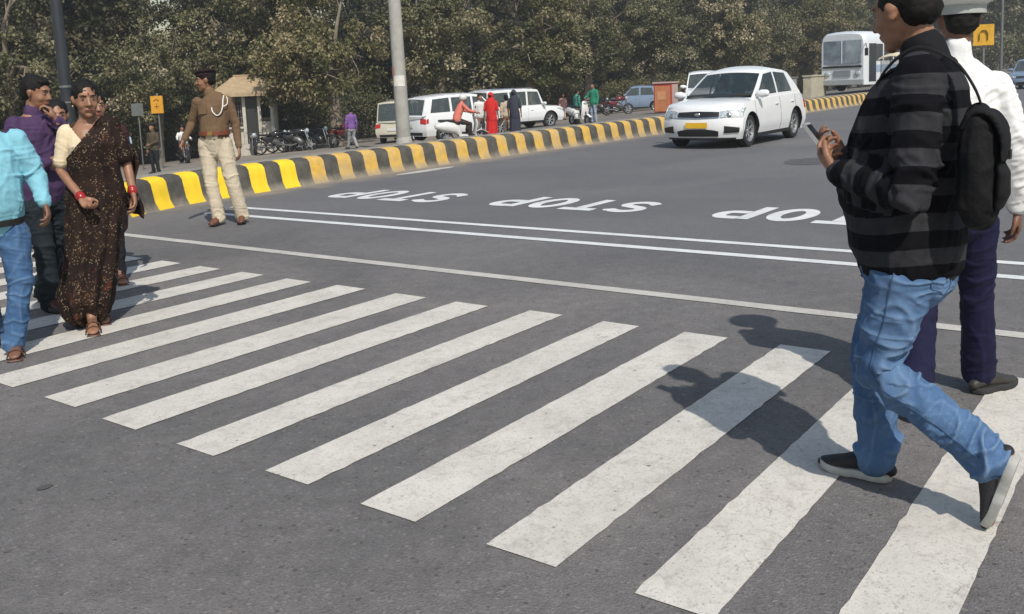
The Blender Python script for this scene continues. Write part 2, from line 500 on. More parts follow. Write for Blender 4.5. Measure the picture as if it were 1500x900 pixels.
def build_side_ground():
    m, n, b = new_mat('dusty_ground'); c = objco(n)
    f = noise_tex(n, 0.35, 8, 0.65, c, 0.5)
    base = ramp(n, f, [(0.35, (0.17, 0.155, 0.135)), (0.5, (0.21, 0.185, 0.155)), (0.65, (0.27, 0.225, 0.175))])
    base = mix(n, 0.6, base, ramp(n, noise_tex(n, 14, 6, 0.7, c), [(0.3, 0.35), (0.7, 0.65)]), 'OVERLAY')
    sep = nd(n, 'ShaderNodeSeparateXYZ'); n.links.new(c, sep.inputs[0])
    # a strip of worn tarmac for the parking lane
    r1 = nd(n, 'ShaderNodeMapRange'); r1.inputs[1].default_value = 14; r1.inputs[2].default_value = 15
    n.links.new(math_n(n, 'ADD', sep.outputs[1], noise_tex(n, 1.5, 5, 0.6, c)), r1.inputs[0])
    r2 = nd(n, 'ShaderNodeMapRange'); r2.inputs[1].default_value = 27; r2.inputs[2].default_value = 25
    n.links.new(math_n(n, 'ADD', sep.outputs[1], noise_tex(n, 1.5, 5, 0.6, c)), r2.inputs[0])
    base = mix(n, math_n(n, 'MULTIPLY', math_n(n, 'MULTIPLY', r1.outputs[0], r2.outputs[0]), 0.7), base, (0.125, 0.12, 0.115))
    # dark leaf litter under the trees
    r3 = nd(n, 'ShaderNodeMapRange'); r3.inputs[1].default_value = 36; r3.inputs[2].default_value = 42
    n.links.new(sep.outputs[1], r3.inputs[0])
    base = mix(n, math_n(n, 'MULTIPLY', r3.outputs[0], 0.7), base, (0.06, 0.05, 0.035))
    n.links.new(base, b.inputs['Base Color']); b.inputs['Roughness'].default_value = 0.95
    bump(n, b, noise_tex(n, 40, 5, 0.7, c), 0.5, 0.02)
    g = G()
    ss = [-300, -60, -20, 7.143, 25, 53.571, 80, 150, 400, 1200]; ts = [11.86, 13.5, 20, 26, 32, 38, 46.5, 80, 200, 900]
    vs = [(s, t, side_z(s, t)) for s in ss for t in ts]; fs = []; k = len(ts)
    for i in range(len(ss) - 1):
        for j in range(k - 1):
            a = i * k + j; fs.append((a, a + k, a + k + 1, a + 1))
    g.add(vs, fs)
    o = g.build('ground', m, smooth=False); o.rotation_euler = (0, 0, ROAD_ROT)
    tag(o, 'dusty ground and parking lane beyond the median', kind='structure')
build_side_ground()

def build_kerb():
    yf = mat('fresh_yellow_paint', (0.80, 0.54, 0.02), 0.6, 0, 0.10, 5, 0.2, 60)
    def dirty(name, col, dust, amt):
        m, n, b = new_mat(name); c = objco(n)
        f = noise_tex(n, 4, 7, 0.7, c)
        base = ramp(n, noise_tex(n, 9, 5, 0.6, c), [(0.3, tuple(x * .8 for x in col)), (0.7, tuple(min(1, x * 1.12) for x in col))])
        base = mix(n, ramp(n, f, [(0.40, 0.1), (0.68, amt)]), base, dust)
        sp_ = nd(n, 'ShaderNodeSeparateXYZ'); n.links.new(c, sp_.inputs[0])
        lowz = ramp(n, math_n(n, 'ADD', sp_.outputs[2], math_n(n, 'MULTIPLY', noise_tex(n, 7, 6, 0.7, c), 0.22)), [(0.10, 0.85), (0.24, 0.0)])
        base = mix(n, lowz, base, (0.27, 0.235, 0.185))
        n.links.new(base, b.inputs['Base Color']); b.inputs['Roughness'].default_value = 0.8
        bump(n, b, noise_tex(n, 45, 5, 0.7, c), 0.35, 0.01)
        return m
    yo = dirty('old_yellow_paint', (0.62, 0.37, 0.045), (0.40, 0.32, 0.20), 0.7)
    bk = dirty('black_kerb_paint', (0.042, 0.040, 0.035), (0.15, 0.135, 0.11), 0.6)
    cc = dirty('dusty_concrete', (0.25, 0.23, 0.20), (0.33, 0.29, 0.23), 0.8)
    # plan of the road-side foot
    base_pts = [(130, 11.0), (90, 11.1), (60, 11.1), (36, 11.15), (30, 11.25), (24, 11.2), (18, 11.3), (13, 11.45), (10, 11.4), (8.5, 11.33), (7.5, 11.2), (6.6, 10.88), (5.8, 10.42), (4.9, 9.93), (4.0, 9.7), (2.8, 9.75), (1.5, 10.1)]
    # resample at 0.1 m
    path = []; acc = 0
    P = [Vector((s, t, 0)) for s, t in base_pts][::-1]
    dense = []
    for i in range(len(P) - 1):
        p0 = P[max(0, i - 1)]; p1 = P[i]; p2 = P[i + 1]; p3 = P[min(len(P) - 1, i + 2)]
        k = max(2, int((p2 - p1).length / 0.05))
        for j in range(k):
            q = j / k
            if (p2 - p1).length > 6: dense.append(p1.lerp(p2, q)); continue
            dense.append(0.5 * ((2 * p1) + (p2 - p0) * q + (2 * p0 - 5 * p1 + 4 * p2 - p3) * q * q + (3 * p1 - p0 - 3 * p2 + p3) * q ** 3))
    st = 0.102; out = [dense[0]]; need = st
    for a, b in zip(dense[:-1], dense[1:]):
        L = (b - a).length
        while need <= L:
            out.append(a.lerp(b, need / L)); need += st
        need -= L
    prof = [(-0.055, 0.0), (-0.045, 0.03), (-0.005, 0.10), (0.02, 0.22), (0.045, 0.35), (0.09, 0.40), (0.17, 0.425), (0.23, 0.43), (0.60, 0.43), (0.63, 0.40), (0.64, -0.3)]
    vs = []; k = len(prof)
    for i, p in enumerate(out):
        d = (out[min(i + 1, len(out) - 1)] - out[max(i - 1, 0)]).normalized()
        nrm = Vector((-d.y, d.x, 0))
        w = 0.006 * mnoise.noise(Vector((i * 0.3, 0, 0)))
        blk = (i % 3 == 0)
        for j, (o, z) in enumerate(prof):
            oo = o + w + (0.012 if (blk and 0 < j < 7) else 0)
            vs.append((p.x + nrm.x * oo, p.y + nrm.y * oo, z - (0.008 if blk and j in (6, 7, 8) else 0)))
    # phase so that a yellow block is centred at s = 8.85
    i0 = min(range(len(out)), key=lambda i: abs(out[i].x - 8.85) + (0 if out[i].y > 10.5 else 9))
    g = G()
    n0 = len(vs)
    fs = []; ms = []
    for i in range(len(out) - 1):
        ph = ((i - i0 + 1.5) // 3) % 2
        for j in range(k - 1):
            a = i * k + j
            fs.append((a, a + k, a + k + 1, a + 1))
            if j >= 7: mi = 3
            elif ph == 0: mi = 0 if out[i].x < 9.75 else 1
            else: mi = 2
            ms.append(mi)
    g.v = vs; g.f = fs; g.m = ms
    o = g.build('median_kerb', [yf, yo, bk, cc], angle=50)
    o.rotation_euler = (0, 0, ROAD_ROT)
    tag(o, 'long concrete median kerb painted in yellow and black blocks', 'kerb')
build_kerb()
#---- END SETTING
# ------------------------------------------------------------------ people
SKIN = skin_mat('brown_skin', (0.27, 0.135, 0.080))
SKIN_D = skin_mat('dark_brown_skin', (0.17, 0.080, 0.048))
HAIR = mat('black_hair', (0.0075, 0.0065, 0.006), 0.62, 0, 0.3, 60, 0.5, 220, spec=.22)
EYEW = mat('eye_white', (0.22, 0.18, 0.155), 0.4); EYEB = mat('eye_iris', (0.012, 0.008, 0.006), 0.2)
LIP = mat('lip_tone', (0.26, 0.085, 0.065), 0.45)

DEF = dict(pelvis=(0, 0, .535), hipL=(-.052, 0, .515), hipR=(.052, 0, .515), kneeL=(-.058, .012, .285), kneeR=(.058, .012, .285),
           ankL=(-.062, -.012, .048), ankR=(.062, -.012, .048),
           shL=(-.104, -.005, .798), shR=(.104, -.005, .798), elL=(-.135, -.015, .635), elR=(.135, -.015, .635),
           wrL=(-.14, .02, .49), wrR=(.14, .02, .49), head=(0, .012, .925))
TORSO = [(-.0, -.005, .47, .080, .062), (0, 0, .53, .096, .070), (0, .0, .60, .082, .062), (0, 0, .68, .085, .062),
         (0, -.003, .75, .098, .066), (0, -.006, .795, .105, .058), (0, -.008, .822, .072, .042), (0, -.006, .845, .036, .036)]

def lerp(a, b, q): return tuple(x + (y - x) * q for x, y in zip(a, b))
def V3(p): return Vector(p)

def head_geo(g, c, Rm, s=1.0, ears=True, lips=True):
    """head around the point between the ears; y forward"""
    c = Vector(c)
    def E(p, r, rot=None):
        T = Rm if rot is None else Rm @ rot
        g.ell(c + Rm @ (Vector(p) * s), tuple(x * s for x in r), T, 20, 14)
    E((0, -.014, .030), (.074, .094, .086))
    E((0, .012, -.012), (.064, .078, .078))
    E((0, .026, -.055), (.052, .056, .054))
    E((0, .060, -.092), (.024, .022, .020))
    E((.030, .050, -.028), (.028, .030, .030)); E((-.030, .050, -.028), (.028, .030, .030))
    E((0, .074, .034), (.045, .016, .012))
    g.tube([c + Rm @ (Vector(p) * s) for p in ((0, .080, .022), (0, .094, -.004), (0, .104, -.026))], [(.009 * s, .009 * s), (.011 * s, .011 * s), (.014 * s, .012 * s)], 10)
    E((.013, .090, -.030), (.009, .010, .008)); E((-.013, .090, -.030), (.009, .010, .008))
    if lips: E((0, .080, -.056), (.024, .012, .006)); E((0, .077, -.066), (.020, .012, .007))
    if ears:
        for k in (-1, 1):
            E((k * .075, -.004, -.002), (.008, .017, .029), Matrix.Rotation(R(-18 * k), 3, 'Z') @ Matrix.Rotation(R(-10), 3, 'X'))
            E((k * .080, -.010, .010), (.007, .018, .017), Matrix.Rotation(R(-25 * k), 3, 'Z'))

def rotm(yaw, pitch, roll=0):
    return (Matrix.Rotation(R(yaw), 3, 'Z') @ Matrix.Rotation(R(pitch), 3, 'X') @ Matrix.Rotation(R(roll), 3, 'Y'))

def hand_geo(g, wr, d, nrm, curl=25, s=1.0, thumb=1, spread=4, grip=0, fingers=None, thumb_curl=0):
    """palm from the wrist along d; nrm is the palm side; thumb=+1: thumb on the side d x nrm"""
    d = Vector(d).normalized(); nrm = Vector(nrm); nrm = (nrm - d * nrm.dot(d)).normalized()
    sd = d.cross(nrm).normalized() * thumb       # toward thumb side
    wr = Vector(wr)
    g.tube([wr - d * .03 * s, wr + d * .005 * s, wr + d * .035 * s, wr + d * .07 * s, wr + d * .088 * s], [(.026 * s, .019 * s), (.028 * s, .018 * s), (.038 * s, .017 * s), (.041 * s, .015 * s), (.038 * s, .012 * s)], 14, side=sd)
    base = wr + d * .084 * s
    L = [(.040, .024, .019), (.045, .028, .020), (.042, .026, .019), (.033, .020, .017)]
    for i in range(4):
        off = (.029 - .0195 * i) * s
        cu = curl if fingers is None else fingers[i]
        p = base + sd * off + d * (-.006 if i == 3 else (.003 if i == 1 else 0)) * s
        dd = (d + sd * math.tan(R(spread * (1.5 - i)))).normalized()
        pts = [p - d * .02 * s, p]; ang = 0
        for j, l in enumerate(L[i]):
            ang += cu * (0.8, 1.15, .8)[j]
            v = dd * math.cos(R(ang)) + nrm * math.sin(R(ang))
            p = p + v * l * s; pts.append(p)
        g.tube(pts, [(.0092 * s,) * 2, (.0092 * s,) * 2, (.0086 * s,) * 2, (.0078 * s,) * 2, (.0066 * s,) * 2], 9)
    p0 = wr + d * .018 * s + sd * .022 * s + nrm * .006 * s
    t1 = (d * .62 + sd * .66 + nrm * .25).normalized()
    t2 = (d * .85 + sd * (.35 - thumb_curl * .01) + nrm * (.35 + thumb_curl * .012)).normalized()
    t3 = (d * .9 + sd * (.05 - thumb_curl * .012) + nrm * (.35 + thumb_curl * .012)).normalized()
    g.tube([p0, p0 + t1 * .034 * s, p0 + t1 * .034 * s + t2 * .030 * s, p0 + t1 * .034 * s + t2 * .030 * s + t3 * .024 * s],
           [(.015 * s,) * 2, (.013 * s,) * 2, (.0105 * s,) * 2, (.008 * s,) * 2], 10)

def foot_geo(g, ank, heel, toe, s=1.0, infl=0.0, lift=0.0):
    """foot with heel and toe points on the sole"""
    a = Vector(ank); h = Vector(heel); t = Vector(toe); d = (t - h).normalized()
    n = (a - h); n = (n - d * n.dot(d)).normalized(); sd = d.cross(n); L = (t - h).length
    pr = [(0.03, .024, .022, .028), (.18, .030, .030, .034), (.40, .031, .028, .034), (.62, .038, .022, .026), (.80, .040, .017, .020), (.95, .030, .013, .014)]
    g.tube([h + d * (q * L) + n * (zz + lift) * s for q, _, _, zz in pr], [((w + infl) * s, (hh + infl) * s) for _, w, hh, _ in pr], 14, side=sd)
    g.tube([a + (a - h).normalized() * .03, a, h + d * (.20 * L) + n * .04 * s, h + d * (.34 * L) + n * .035 * s], [((.030 + infl) * s,) * 2, ((.031 + infl) * s,) * 2, ((.032 + infl) * s, (.034 + infl) * s), ((.03 + infl) * s, (.030 + infl) * s)], 12, side=sd)

def shoe(parent, heel, toe, up, upper_m, sole_m, s=1.0, name='shoe', sole_h=.022, accent=None):
    h = Vector(heel); t = Vector(toe); d = (t - h).normalized(); n = Vector(up); n = (n - d * n.dot(d)).normalized(); sd = d.cross(n); L = (t - h).length
    g = G()
    pr = [(0.03, .024, .024, .040), (.12, .032, .036, .054), (.30, .035, .044, .064), (.46, .037, .036, .052), (.64, .043, .027, .040), (.82, .044, .020, .032), (.96, .032, .014, .026)]
    g.tube([h + d * (q * L) + n * (z) * s for q, w, hh, z in pr], [(w * s, hh * s) for q, w, hh, z in pr], 16, side=sd)
    me = fuse(g, .006, 3)
    smooth_mesh(me); o = link(name, me, parent, upper_m)
    g = G(); k = 18
    def out(q): # half width of the sole along it
        return .036 + .010 * math.sin(PI * min(1, q * .9 + .05)) + (.004 if q > .55 else 0) - (.006 if .3 < q < .55 else 0)
    ring = []
    for i in range(k + 1): q = i / k; ring.append((q * L, out(q) * math.sqrt(max(0, 1 - (2 * q - 1) ** 8))))
    for i in range(k, -1, -1): q = i / k; ring.append((q * L, -out(q) * math.sqrt(max(0, 1 - (2 * q - 1) ** 8))))
    vs = []
    lv = [(0.0, .96), (.004, 1.0), (sole_h, 1.0), (sole_h + .006, .93)]
    for z, f in lv:
        for x, y in ring:
            q = x / L; toe_up = .012 * max(0, q - .75) / .25
            vs.append(h + d * (L / 2 + (x - L / 2) * (1.0 if f > .97 else .985)) + sd * y * f * s + n * (z * s + toe_up))
    m = len(ring); fs = []
    for i in range(len(lv) - 1):
        for j in range(m): fs.append((i * m + j, i * m + (j + 1) % m, (i + 1) * m + (j + 1) % m, (i + 1) * m + j))
    fs.append(tuple(range(m - 1, -1, -1))); fs.append(tuple(range((len(lv) - 1) * m, len(lv) * m)))
    g.add(vs, fs); g.build('sole', sole_m, o, angle=40)
    if accent:
        g = G()                                      # laces and side marks
        for i in range(4):
            q = .44 + .07 * i; zz = (.052 + .036 - (q - .44) * .13)
            g.tube([h + d * (q * L) + n * (zz - .008) * s + sd * .022 * s, h + d * (q * L) + n * (zz + .001) * s, h + d * (q * L) + n * (zz - .008) * s - sd * .022 * s], .0032, 6)
        g.build('laces', accent, o)
    return o

def wrinkle(me, amp, bones=(), seed=0, fine=0.4, freq=26, zones=()):
    """cloth folds: soft undulation, then narrow crisp folds running around the limb near its joints"""
    c = co(me); n = no(me)
    s = seed * 7.13
    f1 = vnoise(c * np.array([6, 6, 4.0]) + s)
    def fold(x, w): return np.exp(-(x / w) ** 2) - w * .9
    q = c * np.array([8, 8, 5.0]) + s + 5; q[:, 2] += 2.2 * c[:, 0] * 3
    d = amp * (.55 * f1 + .55 * fold(vnoise(q), .13) + .35 * fold(vnoise(c * np.array([16, 16, 10]) + s + 11), .16))
    for pts, z0, z1, k, a in bones:        # polyline, window centre, width, frequency, amplitude
        dist, al = bone(c, pts)
        q = c * 5.5 + s; q[:, 2] += al * 15 + 1.1 * vnoise(c * 8 + s)
        q2 = c * 8 + s + 31; q2[:, 0] += al * 27; q2[:, 1] += al * 6
        rd = fold(vnoise(q), .12); rd2 = fold(vnoise(q2), .15)
        wdw = np.exp(-((al - z0) / (z1 * 1.3)) ** 2) * np.exp(-(np.maximum(dist - .11, 0) / .03) ** 2)
        d = d + a * (.12 + wdw) * (rd * 1.5 + .8 * rd2)
    setco(me, c + n * d[:, None])

def seam(parent, name, me, pts, direction, m, off=.0015, r=.0016, steps=60):
    """a sewn line: points of a path pushed out along direction until they lie on the cloth"""
    from mathutils.bvhtree import BVHTree
    bm = bmesh.new(); bm.from_mesh(me); bt = BVHTree.FromBMesh(bm); bm.free()
    P = crv(pts, max(2, steps // max(1, len(pts) - 1))); d = Vector(direction).normalized(); out = []
    for q in P:
        hit = bt.ray_cast(q + d * .3, -d, .6)
        if hit[0] is not None: out.append(hit[0] + d * off)
    if len(out) > 3:
        g = G(); g.tube(out, r, 5); return g.build(name, m, parent)
def person(label, loc, az, H=1.7, J=None, torso=None, fat=1.0, skin=SKIN, group=None, vox=.008,
           head=(0, 0, 0), headpos=None, top=None, bottom=None, hair='short', hands=None, feet='shoe', face=True,
           arm_r=1.0, leg_r=1.0, z=0.0, custom=None, head_s=1.0, shoe_m=None, sole_m=None, top_kw=None, bot_kw=None, feetdef=None, name='person', hair_s=1.0, shoe_acc=None):
    D = {k: tuple(x * H for x in v) for k, v in DEF.items()}
    if J: D.update(J)
    if headpos: D['head'] = headpos
    T = [tuple(x * H for x in r) for r in TORSO]
    T = [(x, y, zz, a * fat, b * fat) for x, y, zz, a, b in T] if fat != 1 else T
    if torso: T = torso
    root = thing(name, label, 'person', (loc[0], loc[1], z), R(-az), group)
    Rm = rotm(*head)
    hc = Vector(D['head'])
    top_kw = top_kw or {}; bot_kw = bot_kw or {}
    hands = hands or {}
    # body
    g = G()
    neck = Vector((T[-1][0], T[-1][1], T[-1][2]))
    g.tube([Vector(r[:3]) for r in T], [(r[3] * .86, r[4] * .86) for r in T[:-1]] + [(.052, .052)], 20, side=(1, 0, 0))
    g.tube([neck - Vector((0, 0, .03)), neck.lerp(hc, .5) + Vector((0, -.012, 0)), hc + Rm @ Vector((0, -.022, -.03))], [(.054, .054), (.050, .052), (.050, .054)], 14, side=(1, 0, 0))
    head_geo(g, hc, Rm, head_s)
    ar = arm_r
    for sfx, tm in (('L', 1), ('R', -1)):
        sh, el, wr = V3(D['sh' + sfx]), V3(D['el' + sfx]), V3(D['wr' + sfx])
        g.tube([sh, sh.lerp(el, .45), el, el.lerp(wr, .3), wr], [(.042 * ar,) * 2, (.041 * ar,) * 2, (.034 * ar,) * 2, (.035 * ar,) * 2, (.024, .020)], 12)
        hd = hands.get(sfx, {})
        hdir = Vector(hd.get('dir', (wr - el)))
        nrm = Vector(hd.get('nrm', (1 if sfx == 'L' else -1, 0, .0)))
        hand_geo(g, wr, hdir, nrm, hd.get('curl', 22), hd.get('s', 1.0), hd.get('thumb', 1 if sfx == 'L' else -1) , hd.get('spread', 3), fingers=hd.get('fingers'), thumb_curl=hd.get('tc', 0))
        hp, kn, an = V3(D['hip' + sfx]), V3(D['knee' + sfx]), V3(D['ank' + sfx])
        lr = leg_r
        g.tube([hp, hp.lerp(kn, .5), kn, kn.lerp(an, .35), an], [(.070 * lr,) * 2, (.062 * lr,) * 2, (.046,) * 2, (.046,) * 2, (.030,) * 2], 12)
        if feetdef and sfx in feetdef: h_, t_ = feetdef[sfx][:2]
        else:
            k = Vector((an.x, an.y, 0)); out = (1 if sfx == 'R' else -1)
            h_ = k + Vector((0, -.055, .012)); t_ = k + Vector((out * .035, .19, .012))
            if an.z > .14: h_ = h_ + Vector((0, 0, an.z - .09)); t_ = Vector((an.x, an.y + .16, max(.02, an.z - .13)))
        D['heel' + sfx], D['toe' + sfx] = Vector(h_), Vector(t_)
        foot_geo(g, an, h_, t_, .93)
    me = fuse(g, vox, 3, .5); smooth_mesh(me)
    body = link('body', me, root, skin)
    # face details
    if face:
        for k in (-1, 1):
            g = G(); g.ell(hc + Rm @ Vector((k * .031, .076, .008)), (.0105, .009, .0048), Rm, 12, 8)
            e = g.build('eye', EYEW, root)
            g = G(); g.ell(hc + Rm @ Vector((k * .031, .0825, .008)), (.0056, .004, .0050), Rm, 10, 6); g.build('iris', EYEB, e)
            g = G(); g.tube([hc + Rm @ Vector((k * x, y, zz)) for x, y, zz in ((.014, .090, .027), (.030, .088, .033), (.048, .074, .028))], [(.0025, .003), (.003, .0038), (.0015, .002)], 8)
            g.build('eyebrow', HAIR, root)
        g = G(); g.tube([hc + Rm @ Vector(p) for p in ((-.022, .083, -.060), (-.008, .091, -.057), (.008, .091, -.057), (.022, .083, -.060))], [(.003, .003), (.0045, .004), (.0045, .004), (.003, .003)], 8)
        g.build('lips', LIP, root)
    # hair
    if hair:
        g = G()
        def E(p, r): g.ell(hc + Rm @ (Vector(p) * head_s), tuple(x * head_s * hair_s for x in r), Rm, 22, 16)
        if hair in ('short', 'thin'):
            E((0, -.024, .040), (.081, .096, .092)); E((0, -.050, -.002), (.071, .066, .062))
            E((0, .030, .086), (.058, .052, .034))
        else:
            E((0, -.025, .042), (.083, .100, .093)); E((0, -.058, -.010), (.076, .070, .070))
        if hair == 'bun': E((0, -.122, .010), (.045, .040, .045))
        if hair == 'braid': g.tube([hc + Rm @ Vector(p) for p in ((0, -.10, -.02), (0, -.12, -.12), (.01, -.11, -.26), (.01, -.10, -.40))], [.034, .026, .022, .012], 10)
        me = fuse(g, max(.006, vox * .9), 2); c = co(me); n = no(me)
        setco(me, c + n * (.004 * vnoise(c * 60) + .004 * vnoise(c * 24))[:, None]); smooth_mesh(me)
        link('hair', me, root, HAIR)
    # trousers
    if bottom:
        g = G(); f = bot_kw.get('fit', 1.0); hemr = bot_kw.get('hem', .052); drop = bot_kw.get('drop', .0)
        waist = bot_kw.get('waist', .60) * H
        rings = [r for r in T if r[2] < waist - .005]
        for r0, r1 in zip(T[:-1], T[1:]):
            if r0[2] < waist <= r1[2]:
                q = (waist - r0[2]) / (r1[2] - r0[2]); rings.append(tuple(a + (b - a) * q for a, b in zip(r0, r1)))
        g.tube([Vector(r[:3]) for r in rings], [(r[3] + .006, r[4] + .008) for r in rings], 20, side=(1, 0, 0))
        bones = []
        for sfx in 'LR':
            hp, kn, an = V3(D['hip' + sfx]), V3(D['knee' + sfx]), V3(D['ank' + sfx])
            dn = (an - kn).normalized()
            end = an + dn * (.01 + (drop[sfx] if isinstance(drop, dict) else drop))
            hemr = bot_kw.get('hem', .052); hemr = hemr[sfx] if isinstance(hemr, dict) else hemr
            th = bot_kw.get('thigh', .088) * f; kr = bot_kw.get('knee', .064) * f
            g.tube([hp + Vector((0, 0, .01)), hp.lerp(kn, .3), hp.lerp(kn, .7), kn, kn.lerp(an, .4), kn.lerp(end, .8), end - dn * .012],
                   [(th, th * 1.05), (th, th), (th * .84,) * 2, (kr,) * 2, ((kr * .96 + hemr * 0) ,) * 2, ((kr * .35 + hemr * .65),) * 2, (hemr,) * 2], 18)
            Lt = (kn - hp).length; Ls = (an - kn).length
            pl = [tuple(hp), tuple(kn), tuple(an)]
            wa = bot_kw.get('crease', .006)
            bones += [(pl, Lt, .11, 60, wa), (pl, Lt + Ls * .93, .09, 75, wa * 1.2), (pl, .06, .10, 50, wa * .8)]
        me = fuse(g, bot_kw.get('vox', vox), 4)
        zc = (top_kw.get('hem', .56) * H + .035) if top and waist > top_kw.get('hem', .56) * H + .02 else None
        if zc:                                    # the waist is out of sight under the shirt: end it there
            bm = bmesh.new(); bm.from_mesh(me)
            bmesh.ops.delete(bm, geom=[v for v in bm.verts if v.co.z > zc], context='VERTS'); bm.to_mesh(me); bm.free()
        wrinkle(me, bot_kw.get('amp', .005), bones, seed=sum(map(ord, label)) % 17)
        if zc:
            c = co(me); hi = np.clip((c[:, 2] - (zc - .11)) / .06, 0, 1)[:, None]
            c[:, :2] *= 1 - .13 * hi; setco(me, c)
        smooth_mesh(me)
        link(bot_kw.get('name', 'trousers'), me, root, bottom)
    # shirt
    if top:
        g = G(); inf = top_kw.get('inf', .010); hem = top_kw.get('hem', .56) * H
        rings = []
        for i, (r0, r1) in enumerate(zip(T[:-1], T[1:])):
            if r0[2] < hem <= r1[2]:
                q = (hem - r0[2]) / (r1[2] - r0[2]); rings.append(tuple(a + (b - a) * q for a, b in zip(r0, r1)))
            if r1[2] > hem: rings.append(r1)
        rings = rings[:-1]
        nk = T[-1]
        if top_kw.get('lowneck', False): rings = rings[:-1]
        lown = top_kw.get('lowneck', False)
        g.tube([Vector(r[:3]) for r in rings] + ([] if lown else [Vector((nk[0], nk[1], nk[2] - .022))]), [(r[3] + inf, r[4] + inf) for r in rings] + ([] if lown else [(.060, .058)]), 22, side=(1, 0, 0))
        if top_kw.get('collar', True):
            cz = nk[2] - .012
            g.tube([(nk[0], nk[1] - .004, cz - .02), (nk[0], nk[1] - .002, cz + .022)], [(.066, .064), (.061, .060)], 18, side=(1, 0, 0))
        sl = top_kw.get('sleeve', 1.0); sr = top_kw.get('sr', 1.0)
        bones = []
        for sfx in 'LR':
            sh, el, wr = V3(D['sh' + sfx]), V3(D['el' + sfx]), V3(D['wr' + sfx])
            L1 = (el - sh).length; L2 = (wr - el).length; tot = L1 + L2; ln = sl * tot
            pts = [sh]; rr = [(.056 * sr,) * 2]
            for q in (.25, .5, .75, 1):
                if q * L1 <= ln: pts.append(sh.lerp(el, q)); rr.append(((.058 - .008 * q) * sr,) * 2)
            if ln < L1: pts.append(sh.lerp(el, ln / L1)); rr.append((.054 * sr,) * 2)
            for q in (.3, .6, .85, 1):
                if L1 + q * L2 <= ln + 1e-6: pts.append(el.lerp(wr, q)); rr.append(((.050 - .014 * q) * sr,) * 2)
            if sl >= .99: pts[-1] = el.lerp(wr, .96)
            elif ln > L1 and len(pts) > 1: pts.append(el.lerp(wr, (ln - L1) / L2)); rr.append((rr[-1][0] * .96,) * 2)
            g.tube(pts, rr, 14)
            pl = [tuple(sh), tuple(el), tuple(wr)]
            wa = top_kw.get('crease', .005)
            bones += [(pl, L1, .10, 65, wa), (pl, tot * .93, .08, 80, wa * .8), (pl, .03, .07, 55, wa * .6)]
        me = fuse(g, top_kw.get('vox', vox), 4)
        wrinkle(me, top_kw.get('amp', .006), bones, seed=sum(map(ord, label)) % 13 + 3)
        smooth_mesh(me)
        root['_t'] = 0; del root['_t']
        sobj = link(top_kw.get('name', 'shirt'), me, root, top)
    # footwear
    for sfx in 'LR':
        an = V3(D['ank' + sfx]); h_, t_ = D['heel' + sfx], D['toe' + sfx]
        up = feetdef[sfx][2] if feetdef and sfx in feetdef and len(feetdef[sfx]) > 2 else (an - Vector(h_))
        if feet == 'shoe':
            d = (t_ - h_).normalized()
            shoe(root, h_ - d * .012, t_ + d * .012, up, shoe_m or mat('dark_leather', (.03, .022, .018), .5), sole_m or mat('dark_rubber', (.02, .02, .02), .8), accent=shoe_acc)
        elif feet == 'sandal':
            g = G(); d = (t_ - h_).normalized(); n = Vector((0, 0, 1)); sd = d.cross(n)
            h2 = Vector(h_); L = (t_ - h_).length
            g.tube([h2 - n * .006, h2 + d * L * .5 - n * .006, h2 + d * L * 1.0 - n * .006], [(.034, .008), (.032, .008), (.042, .008)], 14, side=sd)
            for q, hh in ((.45, .058), (.72, .042)):
                g.tube([h2 + d * L * q + sd * .046 - n * .002, h2 + d * L * q + sd * .034 + n * hh * .8, h2 + d * L * q + n * hh * 1.1, h2 + d * L * q - sd * .034 + n * hh * .8, h2 + d * L * q - sd * .046 - n * .002], [(.008, .004)] * 5, 8, side=d)
            g.build('sandal', shoe_m or mat('brown_sandal', (.09, .04, .025), .5), root)
    if custom: custom(root, D, T, hc, Rm)
    return root
# ------------------------------------------------------------------ the people in the foreground
def jacket_mat():
    m, n, b = new_mat('striped_knit'); c = objco(n)
    a = nd(n, 'ShaderNodeAttribute', attribute_name='band')
    v = math_n(n, 'ADD', a.outputs['Fac'], math_n(n, 'MULTIPLY', math_n(n, 'SUBTRACT', noise_tex(n, 7, 3, 0.5, c), 0.5), 0.012))
    fr = math_n(n, 'FRACT', math_n(n, 'DIVIDE', v, 0.108))
    up = math_n(n, 'GREATER_THAN', fr, 0.5)
    lim = math_n(n, 'GREATER_THAN', a.outputs['Fac'], -5.0)
    k = math_n(n, 'MULTIPLY', up, lim)
    g1 = ramp(n, noise_tex(n, 30, 5, 0.7, c), [(0.3, (0.025, 0.025, 0.029)), (0.7, (0.038, 0.038, 0.043))])
    n.links.new(mix(n, k, (0.0035, 0.0036, 0.0055), g1), b.inputs['Base Color'])
    b.inputs['Roughness'].default_value = 0.9; b.inputs['Specular IOR Level'].default_value = 0.15
    b.inputs['Sheen Weight'].default_value = 0.0
    bump(n, b, math_n(n, 'ADD', noise_tex(n, 330, 2, 0.7, c), math_n(n, 'MULTIPLY', noise_tex(n, 18, 4, 0.6, c), 1.6)), 0.5, 0.006)
    return m
